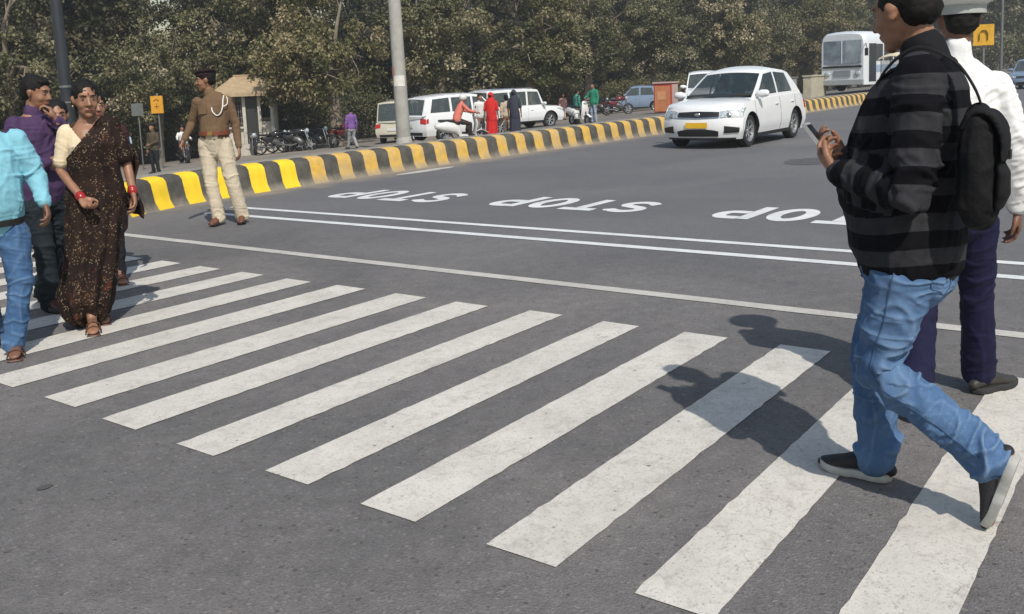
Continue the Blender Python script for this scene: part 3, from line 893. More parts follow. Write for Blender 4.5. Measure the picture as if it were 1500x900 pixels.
def denim_mat(name, lo, hi, pale):
    m, n, b = new_mat(name); c = objco(n)
    f = noise_tex(n, 5, 6, 0.65, c, 0.4)
    base = ramp(n, f, [(0.34, lo), (0.60, hi)])
    base = mix(n, ramp(n, noise_tex(n, 3.1, 5, 0.6, c, 0.3), [(0.52, 0.0), (0.70, 0.55)]), base, pale)
    # whiskers: paler ridges, from the cavity of the folds
    ge = nd(n, 'ShaderNodeNewGeometry')
    base = mix(n, ramp(n, ge.outputs['Pointiness'], [(0.50, 0.0), (0.56, 0.45)]), base, pale)
    base = mix(n, 0.35, base, ramp(n, noise_tex(n, 420, 2, 0.7, c), [(0.3, 0.3), (0.7, 0.7)]), 'OVERLAY')
    n.links.new(base, b.inputs['Base Color']); b.inputs['Roughness'].default_value = 0.85
    b.inputs['Specular IOR Level'].default_value = 0.2
    bump(n, b, math_n(n, 'ADD', noise_tex(n, 300, 2, 0.7, c), math_n(n, 'MULTIPLY', noise_tex(n, 16, 5, 0.6, c), 2.2)), 0.45, 0.006)
    return m
M_jacket = jacket_mat()
M_denim = denim_mat('washed_blue_denim', (0.045, 0.098, 0.205), (0.078, 0.148, 0.275), (0.185, 0.28, 0.41))
M_denim2 = denim_mat('mid_blue_denim', (0.030, 0.078, 0.175), (0.060, 0.130, 0.250), (0.18, 0.27, 0.40))
M_black = mat('black_nylon', (0.009, 0.009, 0.010), 0.5, 0, 0.3, 20, 0.3, 90)
M_blackmesh = mat('black_shoe_mesh', (0.012, 0.012, 0.014), 0.7, 0, 0.3, 60, 0.4, 200)
M_greysole = mat('grey_white_sole', (0.36, 0.36, 0.34), 0.6, 0, 0.2, 20)
M_darksole = mat('dark_sole', (0.02, 0.02, 0.02), 0.8)

def striped_man():
    Z = 1.0
    ulen = [0]
    J = dict(pelvis=(0, 0, .93), hipL=(-.085, -.03, .89), hipR=(.085, .00, .89), kneeL=(-.105, .055, .475), ankL=(-.105, -.315, .222),
             kneeR=(.10, .120, .475), ankR=(.10, .112, .092), shL=(-.195, -.075, 1.425), elL=(-.272, -.085, 1.085), wrL=(-.130, .190, 1.130),
             shR=(.19, -.045, 1.425), elR=(.262, -.01, 1.09), wrR=(.055, .215, 1.150))
    T = [(0, -.02, .80, .160, .130), (0, -.008, .90, .196, .166), (0, .008, 1.00, .182, .166), (0, .014, 1.10, .186, .172), (0, .00, 1.22, .186, .160), (0, -.030, 1.33, .192, .142),
         (0, -.05, 1.41, .180, .112), (0, -.050, 1.465, .115, .080), (0, -.045, 1.505, .058, .060)]
    r = person('heavily built man in black and grey striped jacket and blue jeans looking at his phone',
               (1.30, 3.05), -53, 1.72, J=J, torso=T, headpos=(0, .015, 1.64), head=(-20, -12, 0), vox=.0052, head_s=1.06,
               top=M_jacket, bottom=M_denim, hair='short', arm_r=1.05,
               hands=dict(L=dict(dir=(.07, .075, .055), nrm=(.55, -.25, .80), fingers=(38, 44, 50, 55), thumb=-1, tc=8, s=1.03),
                          R=dict(dir=(-.05, .065, .050), nrm=(-.55, -.30, .78), fingers=(34, 42, 50, 55), thumb=1, tc=8, s=1.03)),
               top_kw=dict(name='jacket', hem=.885 / 1.72, inf=.017, sr=1.24, amp=.010, crease=.008, vox=.006),
               bot_kw=dict(name='jeans', waist=.925 / 1.72, thigh=.102, knee=.074, hem=dict(L=.060, R=.068), drop=dict(L=-.03, R=.0), amp=.006, crease=.0085, vox=.005),
               feetdef=dict(R=((.10, .072, .004), (.10, .310, .004), (0, 0, 1)), L=((-.105, -.368, .255), (-.105, -.300, .014), (0, .95, .28))),
               shoe_m=M_blackmesh, sole_m=M_greysole, hair_s=1.0, shoe_acc=mat('grey_lace', (.10, .10, .10), .8))
    me = [c for c in r.children if c.name.startswith('jacket')][0].data
    c = co(me)
    band = c[:, 2] + 0.10 * c[:, 1] * 0 + .012 * np.sin(c[:, 1] * 14)
    for sfx in 'LR':
        sh, el, wr = [np.array(J[k + sfx]) for k in ('sh', 'el', 'wr')]
        d, al = bone(c, [sh, el, wr])
        L1 = np.linalg.norm(el - sh)
        onarm = (d < .092) & (np.abs(c[:, 0]) > .165 - .16 * np.clip((al - L1) / .3, 0, 1)) & (al > .03)
        band = np.where(onarm, 1.435 - al, band)
    a = me.attributes.new('band', 'FLOAT', 'POINT'); a.data.foreach_set('value', band.astype(np.float32) + 1.08 - .03)
    # jacket collar, waist rib and cuffs
    g = G(); g.tube([(0, -.052, 1.475), (0, -.046, 1.520)], [(.082, .080), (.070, .070)], 20, side=(1, 0, 0))
    me2 = fuse(g, .007, 3); wrinkle(me2, .004, seed=2); smooth_mesh(me2); link('collar', me2, r, cloth('black_knit', (.006, .006, .008)))
    # stitched seams of the jeans, a back pocket, the white sock
    bx = [c for c in r.children if c.name.startswith('jeans')][0]
    thr = mat('denim_thread', (0.035, 0.075, 0.15), 0.8)
    for sfx, sd in (('L', -1), ('R', 1)):
        hp, kn, an = [Vector(J[k + sfx]) for k in ('hip', 'knee', 'ank')]
        seam(bx, 'side_seam', bx.data, [hp + Vector((0, .01, -.02)), hp.lerp(kn, .5), kn + Vector((0, -.005, 0)), kn.lerp(an, .5), kn.lerp(an, .86)], (sd, 0, 0), thr, r=.0022)
    for k in (-1, 1):
        seam(bx, 'pocket_stitching', bx.data, [(k * .045, 0, .86), (k * .048, 0, .775), (k * .088, 0, .745), (k * .128, 0, .775), (k * .135, 0, .86)], (0, -1, 0), thr, r=.0018)
    g = G(); a_ = Vector(J['ankL']); k_ = Vector(J['kneeL']); d_ = (a_ - k_).normalized()
    g.tube([a_ - d_ * .07 + Vector((0, .008, 0)), a_ - d_ * .005 + Vector((0, .014, -.008))], [(.038, .038), (.036, .036)], 16); g.build('sock', mat('white_sock', (.55, .56, .58), .9), r)
    jx = [c for c in r.children if c.name.startswith('jacket')][0]
    blk = MATS['black_knit']
    return r
striped_man()

def phone():
    F = Vector((math.sin(R(-53)), math.cos(R(-53)), 0)); Rt = Vector((math.cos(R(-53)), -math.sin(R(-53)), 0))
    p = Vector((1.30, 3.05, 0)) + Rt * (-.035) + F * .292 + Vector((0, 0, 1.245))
    t = thing('mobile_phone', 'black and silver mobile phone held in the hands of the man in the striped jacket', 'phone', p, R(53))
    M = Matrix.Rotation(R(52), 4, 'X')
    g = G(); g.box((0, 0, 0), (.052, .105, .012), M=M); g.build('phone_case', mat('silver_plastic', (.42, .42, .43), .35, .3), t, angle=30)
    g = G(); g.box(M @ Vector((0, 0, .0075)), (.044, .085, .002), M=M); g.build('screen', mat('dark_screen', (.01, .012, .016), .12), t, angle=30)
phone()

def bag():
    A = R(53)
    t = thing('shoulder_bag', 'black shoulder bag hanging behind the man in the striped jacket', 'bag', Vector((1.30, 3.05, 0)) + Matrix.Rotation(A, 3, 'Z') @ Vector((-.16, -.250, .985)), A)
    m = mat('black_bag_cloth', (0.008, 0.008, 0.009), 0.85, 0, 0.4, 14, 0.5, 45, spec=.2)
    g = G()
    for q in ((0, 0, .165), (0, .012, .30)): g.box(q, (.150, .085, .23) if q[2] < .2 else (.135, .055, .08))
    g.tube([(0, 0, .035), (0, 0, .10), (0, 0, .22), (0, .0, .31), (.0, .005, .335)], [(.080, .045), (.092, .060), (.094, .058), (.084, .044), (.066, .030)], 22, side=(1, 0, 0))
    me = fuse(g, .006, 10); wrinkle(me, .012, seed=4); smooth_mesh(me); link('bag_body', me, t, m)
    g = G(); g.tube([(-.01, -.052, .06), (-.01, -.062, .10), (-.01, -.064, .16), (-.01, -.052, .195)], [(.056, .010), (.064, .018), (.062, .016), (.048, .008)], 16, side=(1, 0, 0))
    me = fuse(g, .006, 2); wrinkle(me, .005, seed=9); smooth_mesh(me); link('front_pocket', me, t, m)
    g = G(); pf = crv([(0, -.066, .20), (0, -.064, .27), (0, -.034, .330), (0, .014, .338), (0, .046, .29)], 5); g.tube(pf, [(.080, .006)] * len(pf), 16, side=(1, 0, 0)); me = fuse(g, .006, 4); wrinkle(me, .006, seed=12); smooth_mesh(me); link('flap', me, t, m)
    g = G()
    pts = [Vector(p) - Vector((-.16, -.250, .985)) for p in ((-.165, -.255, 1.26), (-.163, -.250, 1.33), (-.158, -.225, 1.40), (-.145, -.170, 1.475), (-.135, -.09, 1.520), (-.130, -.03, 1.515), (-.120, .04, 1.455), (-.10, .09, 1.36), (-.05, .150, 1.25), (.08, .175, 1.10))]
    pts = crv(pts, 5); g.tube(pts, [(.024, .004)] * len(pts), 10, side=(1, .25, .2)); g.build('strap', m, t)
    g = G(); g.box((-.0, -.074, .215), (.028, .012, .028)); g.build('buckle', mat('black_plastic', (.02, .02, .02), .3), t)
bag()

def cap_man():
    J = dict(hipL=(-.09, -.01, .89), hipR=(.09, .01, .89), kneeL=(-.110, -.05, .49), ankL=(-.138, -.263, .10), kneeR=(.12, .10, .49), ankR=(.150, .175, .085),
             shL=(-.165, -.01, 1.375), elL=(-.255, -.02, 1.11), wrL=(-.27, .10, .87), shR=(.168, -.01, 1.375), elR=(.246, -.03, 1.10), wrR=(.265, .05, .845))
    T = [(.0, -.01, .82, .150, .115), (.0, 0, .92, .165, .125), (.0, .01, 1.02, .160, .13), (.0, 0, 1.15, .168, .128), (.0, -.01, 1.29, .178, .122), (.0, -.015, 1.38, .172, .095),
         (.0, -.02, 1.445, .130, .068), (.01, -.02, 1.50, .060, .055), (.01, -.02, 1.525, .050, .050)]
    def cust(root, D, TT, hc, Rm):
        wh = mat('white_cap_cloth', (.72, .72, .70), .7, 0, .05)
        g = G()
        prof = [(.0, .128), (.06, .128), (.118, .122), (.140, .105), (.143, .094), (.125, .078), (.100, .066), (.098, .030)]
        vs = G(); vs.lathe(prof, 28)
        M = Rm.to_4x4()
        g.add([hc + Rm @ Vector((x, y * 1.08 - .005, z)) for x, y, z in vs.v], vs.f)
        c_ = g.build('cap', wh, root, angle=60)
        g = G(); b_ = G(); b_.lathe([(.1005, .028), (.103, .030), (.103, .062), (.1005, .064)], 28)
        g.add([hc + Rm @ Vector((x, y * 1.08 - .005, z)) for x, y, z in b_.v], b_.f); g.build('cap_band', mat('grey_band', (.38, .40, .38), .7), c_)
        g = G(); g.grid(lambda a, b: tuple(hc + Rm @ Vector(((.098 + .0 * b) * math.sin(R(-60 + 120 * a)), .085 + (.065 * b) * math.cos(R(-60 + 120 * a)) + .02 * math.cos(R(-60 + 120 * a)), .040 - .028 * b))), 14, 4)
        g.build('visor', M_black, c_)
        # shoulder straps and belt
        g = G(); g.tube([(0, .005, .905), (0, .005, .940)], [(.178, .140), (.177, .140)], 28, side=(1, 0, 0), cap=False); g.build('belt', M_black, root)
    cloth('white_shirt_cotton', (.70, .70, .70), .05)
    person('traffic officer seen from behind in white shirt, white cap and navy trousers', (1.87, 3.95), 20, 1.74, J=J, torso=T, headpos=(.02, .0, 1.64), head=(8, 0, 0), skin=SKIN_D,
           vox=.007, top=MATS['white_shirt_cotton'], bottom=cloth('navy_trousers_cloth', (.008, .008, .034), .2), hair='short', hair_s=.93,
           top_kw=dict(hem=.885 / 1.74, inf=.012, sr=1.05, amp=.009, crease=.006), bot_kw=dict(waist=.93 / 1.74, thigh=.094, knee=.068, hem=.066, drop=-.005, amp=.005, crease=.0035),
           shoe_m=mat('worn_black_leather', (.03, .027, .024), .45), sole_m=M_darksole, custom=cust,
           feetdef=dict(L=((-.120, -.33, .040), (-.215, -.10, .006), (0, -.2, 1)), R=((.125, .125, .004), (.300, .295, .004), (0, 0, 1))),
           hands=dict(R=dict(curl=30), L=dict(curl=30)))
cap_man()

def officer():
    J = dict(hipL=(-.060, 0, .93), hipR=(.115, 0, .93), kneeL=(-.135, .02, .50), ankL=(-.198, -.04, .085), kneeR=(.100, .04, .505), ankR=(.048, .035, .085),
             shL=(-.150, 0, 1.402), elL=(-.218, -.02, 1.13), wrL=(-.250, .05, .875), shR=(.190, 0, 1.405), elR=(.285, -.05, 1.165), wrR=(.350, .08, .985))
    T = [(.02, 0, .85, .130, .105), (.02, .01, .95, .145, .125), (.018, .02, 1.05, .148, .140), (.015, .012, 1.18, .152, .130), (.018, 0, 1.32, .170, .118), (.022, -.005, 1.40, .165, .095),
         (.03, -.01, 1.46, .11, .065), (.045, -.01, 1.50, .05, .05)]
    def cust(root, D, TT, hc, Rm):
        g = G(); g.ell(hc + Rm @ Vector((.010, -.012, .088)), (.108, .118, .038), Rm @ Matrix.Rotation(R(14), 3, 'Y'), 20, 12)
        g.ell(hc + Rm @ Vector((0, -.008, .066)), (.086, .104, .035), Rm, 20, 12)
        g.build('beret', cloth('maroon_black_felt', (.016, .008, .009)), root)
        wt = mat('white_cord', (.70, .68, .62), .8)
        g = G(); cp = crv([(-.115, .01, 1.460), (-.125, .085, 1.41), (-.125, .125, 1.33), (-.10, .140, 1.265), (-.06, .148, 1.245), (-.02, .148, 1.285), (-.01, .142, 1.33)], 5); g.tube(cp, .0065, 8); g.build('lanyard', wt, root)
        g = G(); cp = crv([(-.150, .03, 1.445), (-.170, .065, 1.41), (-.165, .09, 1.36), (-.130, .125, 1.34)], 5); g.tube(cp, .0055, 8); g.build('shoulder_cord', wt, root)
        g = G(); g.tube([(.019, .018, 1.025), (.019, .018, 1.07)], [(.172, .168), (.172, .168)], 28, side=(1, 0, 0), cap=False)
        b = g.build('belt', mat('red_brown_leather', (.17, .045, .022), .5), root)
        g = G(); g.box((.02, .190, 1.048), (.05, .01, .042)); g.build('buckle', mat('brass', (.5, .36, .12), .35, .9), b)
        for k in (-1, 1):
            g = G(); g.box((.02 + k * .075, .138, 1.31), (.085, .010, .09)); g.build('chest_pocket', MATS['khaki_brown_cloth'], root)
        for k in (-1, 1):
            g = G(); g.tube([(.03 + k * .06, .0, 1.488), (.03 + k * .13, .004, 1.468)], [(.02, .005)] * 2, 8, side=(0, 1, 0)); g.build('shoulder_strap', MATS['khaki_brown_cloth'], root)
        g = G(); g.tube([hc + Rm @ Vector(p) for p in ((-.03, .088, -.046), (0, .096, -.040), (.03, .088, -.046))], [(.004, .006), (.005, .007), (.004, .006)], 8); g.build('moustache', HAIR, root)
    cloth('khaki_brown_cloth', (.135, .085, .048), .15)
    person('officer in khaki brown shirt, cream trousers and dark beret standing near the kerb', (-3.3, 10.6), 180, 1.74, J=J, torso=T, headpos=(.078, .01, 1.635), head=(-72, -4, 0),
           vox=.0085, skin=SKIN, top=MATS['khaki_brown_cloth'], bottom=cloth('cream_trousers_cloth', (.52, .45, .34), .08),
           top_kw=dict(hem=1.03 / 1.74, inf=.010, sr=1.0, amp=.006, crease=.003), bot_kw=dict(waist=1.05 / 1.74, thigh=.100, knee=.078, hem=.068, drop=.015, amp=.005, crease=.004),
           shoe_m=mat('brown_leather', (.13, .045, .025), .4), sole_m=M_darksole, custom=cust, hair='short',
           hands=dict(R=dict(dir=(.25, .35, -.8), curl=35), L=dict(curl=30)))
officer()

def sari_mat():
    m, n, b = new_mat('dark_brown_sari'); c = objco(n)
    base = ramp(n, noise_tex(n, 6, 4, 0.6, c), [(0.35, (0.010, 0.006, 0.005)), (0.65, (0.026, 0.013, 0.009))])
    v = nd(n, 'ShaderNodeTexVoronoi'); v.inputs['Scale'].default_value = 75; n.links.new(c, v.inputs['Vector'])
    wob = math_n(n, 'ADD', v.outputs['Distance'], math_n(n, 'MULTIPLY', noise_tex(n, 90, 3, 0.7, c), 0.35))
    sel = math_n(n, 'GREATER_THAN', noise_tex(n, 13, 4, 0.8, c), 0.50)
    k = math_n(n, 'MULTIPLY', ramp(n, wob, [(0.40, 1.0), (0.56, 0.0)]), sel)
    base = mix(n, k, base, ramp(n, noise_tex(n, 30, 3, 0.6, c), [(0.35, (0.11, 0.060, 0.028)), (0.62, (0.24, 0.18, 0.12))]))
    base = mix(n, ramp(n, noise_tex(n, 4.5, 4, 0.7, c, 1.5), [(0.60, 0.0), (0.68, 0.55)]), base, (0.13, 0.030, 0.015))
    n.links.new(base, b.inputs['Base Color']); b.inputs['Roughness'].default_value = 0.8; b.inputs['Specular IOR Level'].default_value = 0.2
    bump(n, b, noise_tex(n, 30, 4, 0.6, c), 0.3, 0.006)
    return m
M_sari = sari_mat()

def drape(root, rings, vox, amp, pleats=18, pa=.010, name='sari_skirt', m=None, cut=None, extra=None, seed=1, fold_z=None):
    g = G()
    g.tube([Vector(r[:3]) for r in rings], [(r[3], r[4]) for r in rings], 30, side=(1, 0, 0))
    if extra: extra(g)
    me = fuse(g, vox, 4); c = co(me); n = no(me)
    zt, zb = rings[0][2], rings[-1][2]
    h = np.clip((zt - c[:, 2]) / (zt - zb), 0, 1) if zt > zb else np.clip((c[:, 2] - zt) / (zb - zt), 0, 1)
    cx = np.interp(c[:, 2], sorted(r[2] for r in rings), [r[0] for r in sorted(rings, key=lambda r: r[2])])
    cy = np.interp(c[:, 2], sorted(r[2] for r in rings), [r[1] for r in sorted(rings, key=lambda r: r[2])])
    ang = np.arctan2(c[:, 1] - cy, c[:, 0] - cx)
    d = pa * (.3 + h) * np.sin(ang * pleats / 2 + 2.2 * vnoise(c * 5 + seed) + h * 1.5) + amp * vnoise(c * np.array([10, 10, 4]) + seed * 3)
    setco(me, c + n * d[:, None])
    if cut is not None:
        bm = bmesh.new(); bm.from_mesh(me)
        bmesh.ops.delete(bm, geom=[v for v in bm.verts if cut(v.co)], context='VERTS'); bm.to_mesh(me); bm.free()
    smooth_mesh(me)
    return link(name, me, root, m or M_sari)

def sari_woman():
    J = dict(hipL=(-.075, -.02, .83), hipR=(.075, .02, .83), kneeL=(-.03, -.02, .45), ankL=(.035, -.15, .075), kneeR=(.085, .12, .45), ankR=(.090, .13, .072),
             shL=(-.135, 0, 1.272), elL=(-.205, -.03, 1.045), wrL=(-.225, .04, .865), shR=(.135, 0, 1.272), elR=(.190, .0, 1.035), wrR=(.075, .17, .865))
    T = [(0, 0, .78, .150, .120), (0, 0, .86, .160, .125), (0, .01, .97, .130, .105), (0, .01, 1.08, .125, .105), (0, .015, 1.18, .140, .118), (0, 0, 1.27, .140, .09),
         (0, -.01, 1.325, .09, .055), (0, -.008, 1.36, .043, .043)]
    cream = cloth('cream_blouse_cloth', (.66, .55, .38), .08)
    def cust(root, D, TT, hc, Rm):
        drape(root, [(.0, .0, 1.0, .142, .118), (.0, .0, .90, .168, .140), (.018, .01, .72, .168, .150), (.050, .01, .52, .150, .160), (.092, .0, .32, .150, .185), (.130, -.01, .19, .160, .20), (.130, -.01, .17, .150, .19)], .0085, .010, 20, .014,
              cut=None)
        T2 = [(x, y, z, a + .022, b + .022) for x, y, z, a, b in TT if z < 1.33]
        def ex(g):
            sh, el = Vector(D['shL']), Vector(D['elL'])
            g.tube([sh + Vector((.02, 0, .02)), sh.lerp(el, .35), sh.lerp(el, .72)], [(.068, .068), (.068, .066), (.064, .06)], 16)
            g.tube([Vector((-.085, -.01, 1.335)), Vector((-.13, 0, 1.31))], [(.058, .058), (.062, .062)], 14)
        drape(root, T2 + [(-.03, .006, 1.335, .112, .082)], .0075, .010, 9, .008, name='sari_drape', seed=6, extra=ex,
              cut=lambda p: p.z > 1.285 - p.x * 1.15 and p.x > -.085 and p.z > 1.0 or p.z > 1.372)
        bl = [c for c in root.children if c.name.startswith('blouse')][0].data if any(c.name.startswith('blouse') for c in root.children) else None
        if bl:                                   # scooped neckline
            bm = bmesh.new(); bm.from_mesh(bl)
            bmesh.ops.delete(bm, geom=[v for v in bm.verts if v.co.z > 1.225 + max(0, abs(v.co.x) - .045) * 1.5 and abs(v.co.x) < .11 and v.co.y > -.03], context='VERTS'); bm.to_mesh(bl); bm.free()
        # loose end hanging behind her left arm
        g = G(); g.grid(lambda a, b: (-.20 - .06 * a + .02 * math.sin(b * 9 + a * 3), -.105 + .03 * math.sin(a * 9), 1.22 - .50 * b - .05 * a), 10, 26)
        me = g.mesh('sari_end'); me = evaluated(me, [('SOLIDIFY', dict(thickness=.006))]); smooth_mesh(me); link('sari_end', me, root, M_sari)
        for sfx in 'LR':
            w_ = Vector(D['wr' + sfx]); e_ = Vector(D['el' + sfx]); d = (w_ - e_).normalized()
            g = G()
            for q in (0, .010): g.tube([w_ - d * (.012 + q), w_ - d * (.007 + q)], .0305, 16)
            g.build('bangles', mat('red_glass_bangle', (.30, .02, .02), .25), root)
        g = G(); g.ell(hc + Rm @ Vector((0, .093, .045)), (.005, .003, .005), Rm, 10, 6); g.build('bindi', mat('red_glass_bangle', (.3, .02, .02)), root)
        for k in (-1, 1):
            g = G(); g.ell(hc + Rm @ Vector((k * .080, .002, -.038)), (.006, .006, .007), Rm, 8, 6); g.build('earring', mat('brass', (.5, .36, .12), .35, .9), root)
    person('woman in dark brown patterned sari with cream blouse walking across the zebra crossing', (-2.69, 6.02), 158, 1.56, J=J, torso=T, headpos=(.0, .02, 1.475), head=(12, -4, 0), vox=.0062,
           top=cream, top_kw=dict(name='blouse', hem=1.0 / 1.56, inf=.004, lowneck=True, sleeve=.36, sr=.95, amp=.003, crease=.002, collar=False), hair='bun', feet='sandal', custom=cust, arm_r=.86,
           feetdef=dict(L=((.035, -.20, .018), (.020, .03, .012)), R=((.088, .08, .012), (.080, .30, .012))),
           hands=dict(R=dict(curl=40, nrm=(-.3, .5, .1), s=.95), L=dict(curl=32, s=.95)))
sari_woman()

def left_group():
    # man in light blue shirt, at the left edge
    J = dict(hipL=(-.09, 0, .80), hipR=(.09, 0, .80), kneeL=(-.110, .06, .43), ankL=(-.055, .09, .080), kneeR=(.10, .0, .44), ankR=(.11, -.20, .10),
             shL=(-.158, -.01, 1.260), elL=(-.240, -.02, 1.045), wrL=(-.285, .05, .885), shR=(.158, -.01, 1.260), elR=(.24, 0, 1.05), wrR=(.25, .1, .86))
    T = [(0, -.01, .73, .135, .11), (0, 0, .80, .150, .13), (0, .015, .88, .160, .155), (0, .02, .97, .162, .160), (0, .005, 1.10, .158, .14), (0, -.005, 1.22, .160, .11), (0, -.01, 1.30, .11, .07), (0, -.01, 1.345, .05, .05)]
    person('man in light cyan shirt and blue jeans at the left edge of the picture', (-3.04, 5.44), 162, 1.57, J=J, torso=T, headpos=(0, .01, 1.455), head=(10, 0, 0), vox=.0075, skin=SKIN_D,
           top=cloth('cyan_shirt_cotton', (.20, .45, .55), .06), bottom=M_denim2, top_kw=dict(hem=.80 / 1.57, inf=.012, sr=1.15, amp=.008, crease=.006), arm_r=.95,
           bot_kw=dict(name='jeans', waist=.84 / 1.57, thigh=.092, knee=.066, hem=.060, drop=.02, amp=.006, crease=.005), feet='sandal', group=None,
           feetdef=dict(L=((-.055, .03, .014), (-.075, .26, .012)), R=((.11, -.26, .05), (.12, -.06, .012))), hands=dict(L=dict(curl=38)),
           custom=lambda root, D, TT, hc, Rm: (lambda g: (g.tube([(0, .004, .775), (0, .006, .812)], [(.162, .150), (.165, .156)], 26, side=(1, 0, 0), cap=False), g.build('belt', M_black, root)))(G()))
    # man in purple shirt, hand at his chin
    J = dict(hipL=(-.08, 0, .84), hipR=(.08, 0, .84), kneeL=(-.07, -.04, .46), ankL=(-.05, -.20, .10), kneeR=(.09, .09, .46), ankR=(.085, .10, .08),
             shL=(-.155, 0, 1.318), elL=(-.215, .10, 1.12), wrL=(-.045, .175, 1.345), shR=(.155, 0, 1.318), elR=(.215, .02, 1.08), wrR=(.06, .19, 1.05))
    person('man in purple shirt with one hand raised to his chin, looking away', (-3.33, 6.62), 122, 1.66, J=J, headpos=(-.02, .02, 1.535), head=(26, -10, 0), vox=.008, skin=SKIN,
           top=cloth('purple_shirt_cotton', (.060, .032, .085), .12), bottom=cloth('dark_teal_cloth', (.010, .016, .021), .2), top_kw=dict(hem=.50, inf=.010, sr=1.05, amp=.008, crease=.006),
           bot_kw=dict(waist=.53, thigh=.092, knee=.070, hem=.068, drop=.02, amp=.006, crease=.008), shoe_m=mat('maroon_leather', (.07, .022, .018), .5), fat=1.05,
           hands=dict(L=dict(dir=(.02, -.02, .08), nrm=(.6, -.5, 0), curl=50), R=dict(curl=40, dir=(-.1, .0, .02), nrm=(0, -1, 0))))
    # woman in blue tunic behind them
    def tunic(col, z0, z1, m):
        def f(root, D, TT, hc, Rm):
            drape(root, [(0, 0, z1, .115, .10), (0, 0, (z0 + z1) / 2 + .04, .155, .135), (0, 0, z0 + .08, .165, .15), (0, 0, z0, .172, .158)], .011, .008, 10, .008, name='tunic_skirt', m=m)
        return f
    def print_mat(name, a, b_, sc=14):
        m, n, b = new_mat(name); c = objco(n)
        v = nd(n, 'ShaderNodeTexVoronoi'); v.inputs['Scale'].default_value = sc; n.links.new(c, v.inputs['Vector'])
        n.links.new(mix(n, ramp(n, v.outputs['Distance'], [(0.25, 1.0), (0.32, 0.0)]), a, b_), b.inputs['Base Color']); b.inputs['Roughness'].default_value = .8
        return m
    kb = print_mat('blue_printed_cotton', (.020, .035, .17), (.30, .28, .42))
    person('woman in blue printed tunic and black leggings half hidden by the others', (-3.43, 7.16), 160, 1.47, head=(10, 0, 0), vox=.009, top=kb, bottom=cloth('black_leggings', (.012, .012, .016)),
           top_kw=dict(name='tunic', hem=.6, sleeve=.5, collar=False, amp=.004), bot_kw=dict(name='leggings', thigh=.075, knee=.050, hem=.04, drop=0), hair='braid', feet='sandal', custom=tunic(None, .60, .90, kb), arm_r=.85)
    mr = cloth('dark_maroon_cotton', (.06, .018, .018))
    person('woman in dark maroon tunic walking directly behind the woman in the brown sari', (-3.30, 7.55), 160, 1.53, head=(15, 0, 0), vox=.009, top=mr, bottom=cloth('black_leggings', (.012, .012, .016)), J=dict(ankL=(-.06, .14, .07), kneeL=(-.08, .12, .44)),
           top_kw=dict(name='tunic', hem=.6, sleeve=.5, collar=False, amp=.004), bot_kw=dict(name='leggings', thigh=.078, knee=.052, hem=.045, drop=0), hair='braid', feet='sandal', custom=tunic(None, .50, .92, mr), arm_r=.85)
left_group()
#---- END MAIN PEOPLE
# ------------------------------------------------------------------ vehicles
def pmat(name, col, rough=.25):
    return mat(name, col, rough, 0, 0.04, 3, 0, coat=.6)
M_carwhite = pmat('white_car_paint', (.72, .73, .74))
M_carblue = pmat('silver_blue_car_paint', (.17, .23, .33))
M_carcream = pmat('cream_car_paint', (.55, .52, .42))
M_trim = mat('black_trim', (.012, .012, .013), .45)
M_tyre = mat('tyre_rubber', (.014, .014, .015), .85, 0, .3, 30)
M_rim = mat('alloy_rim', (.38, .39, .40), .35, .7)
M_chrome = mat('chrome', (.6, .61, .62), .15, 1.0)
M_lamp = mat('clear_lamp', (.42, .46, .48), .08, .25, .5, 30)
M_red = mat('red_lamp', (.42, .015, .015), .15)
M_amber = mat('amber_lamp', (.6, .22, .02), .15)
M_plate_y = mat('yellow_plate', (.72, .42, .02), .5)
M_plate_w = mat('white_plate', (.6, .6, .58), .5)
M_glass = glass_mat()
M_inside = mat('dark_interior', (.03, .03, .032), .8)
M_seat = mat('grey_seat', (.11, .11, .115), .8)

def wheel_parts(root, x, y, r, w, side, spokes=7):
    """wheel: tyre with rim and spokes as sub-part"""
    g = G(); h = w / 2
    g.lathe([(r * .66, -h * .9), (r * .80, -h), (r * .94, -h * .9), (r, -h * .6), (r, h * .6), (r * .94, h * .9), (r * .80, h), (r * .66, h * .9), (r * .66, -h * .9)], 32, 'Y', (x, y, r))
    t = g.build('wheel', M_tyre, root)
    g = G(); o = side
    g.lathe([(0.0, o * h * .55), (r * .12, o * h * .62), (r * .16, o * h * .45), (r * .20, o * h * .35)], 20, 'Y', (x, y, r))
    g.lathe([(r * .56, o * h * .35), (r * .60, o * h * .85), (r * .665, o * h * .93), (r * .67, o * h * .5), (r * .60, -o * h * .5)], 32, 'Y', (x, y, r))
    for i in range(spokes):
        a = 2 * PI * i / spokes
        g.tube([(x + r * .12 * math.cos(a), y + o * h * .52, r + r * .12 * math.sin(a)), (x + r * .40 * math.cos(a), y + o * h * .50, r + r * .40 * math.sin(a)), (x + r * .61 * math.cos(a), y + o * h * .62, r + r * .61 * math.sin(a))], [(r * .055, r * .03), (r * .07, r * .03), (r * .09, r * .03)], 8, side=(-math.sin(a), 0, math.cos(a)))
    g.build('rim', M_rim, t)
    g = G(); g.lathe([(0, o * h * .05), (r * .6, o * h * .05)], 24, 'Y', (x, y, r)); g.build('brake_disc', M_trim, t)

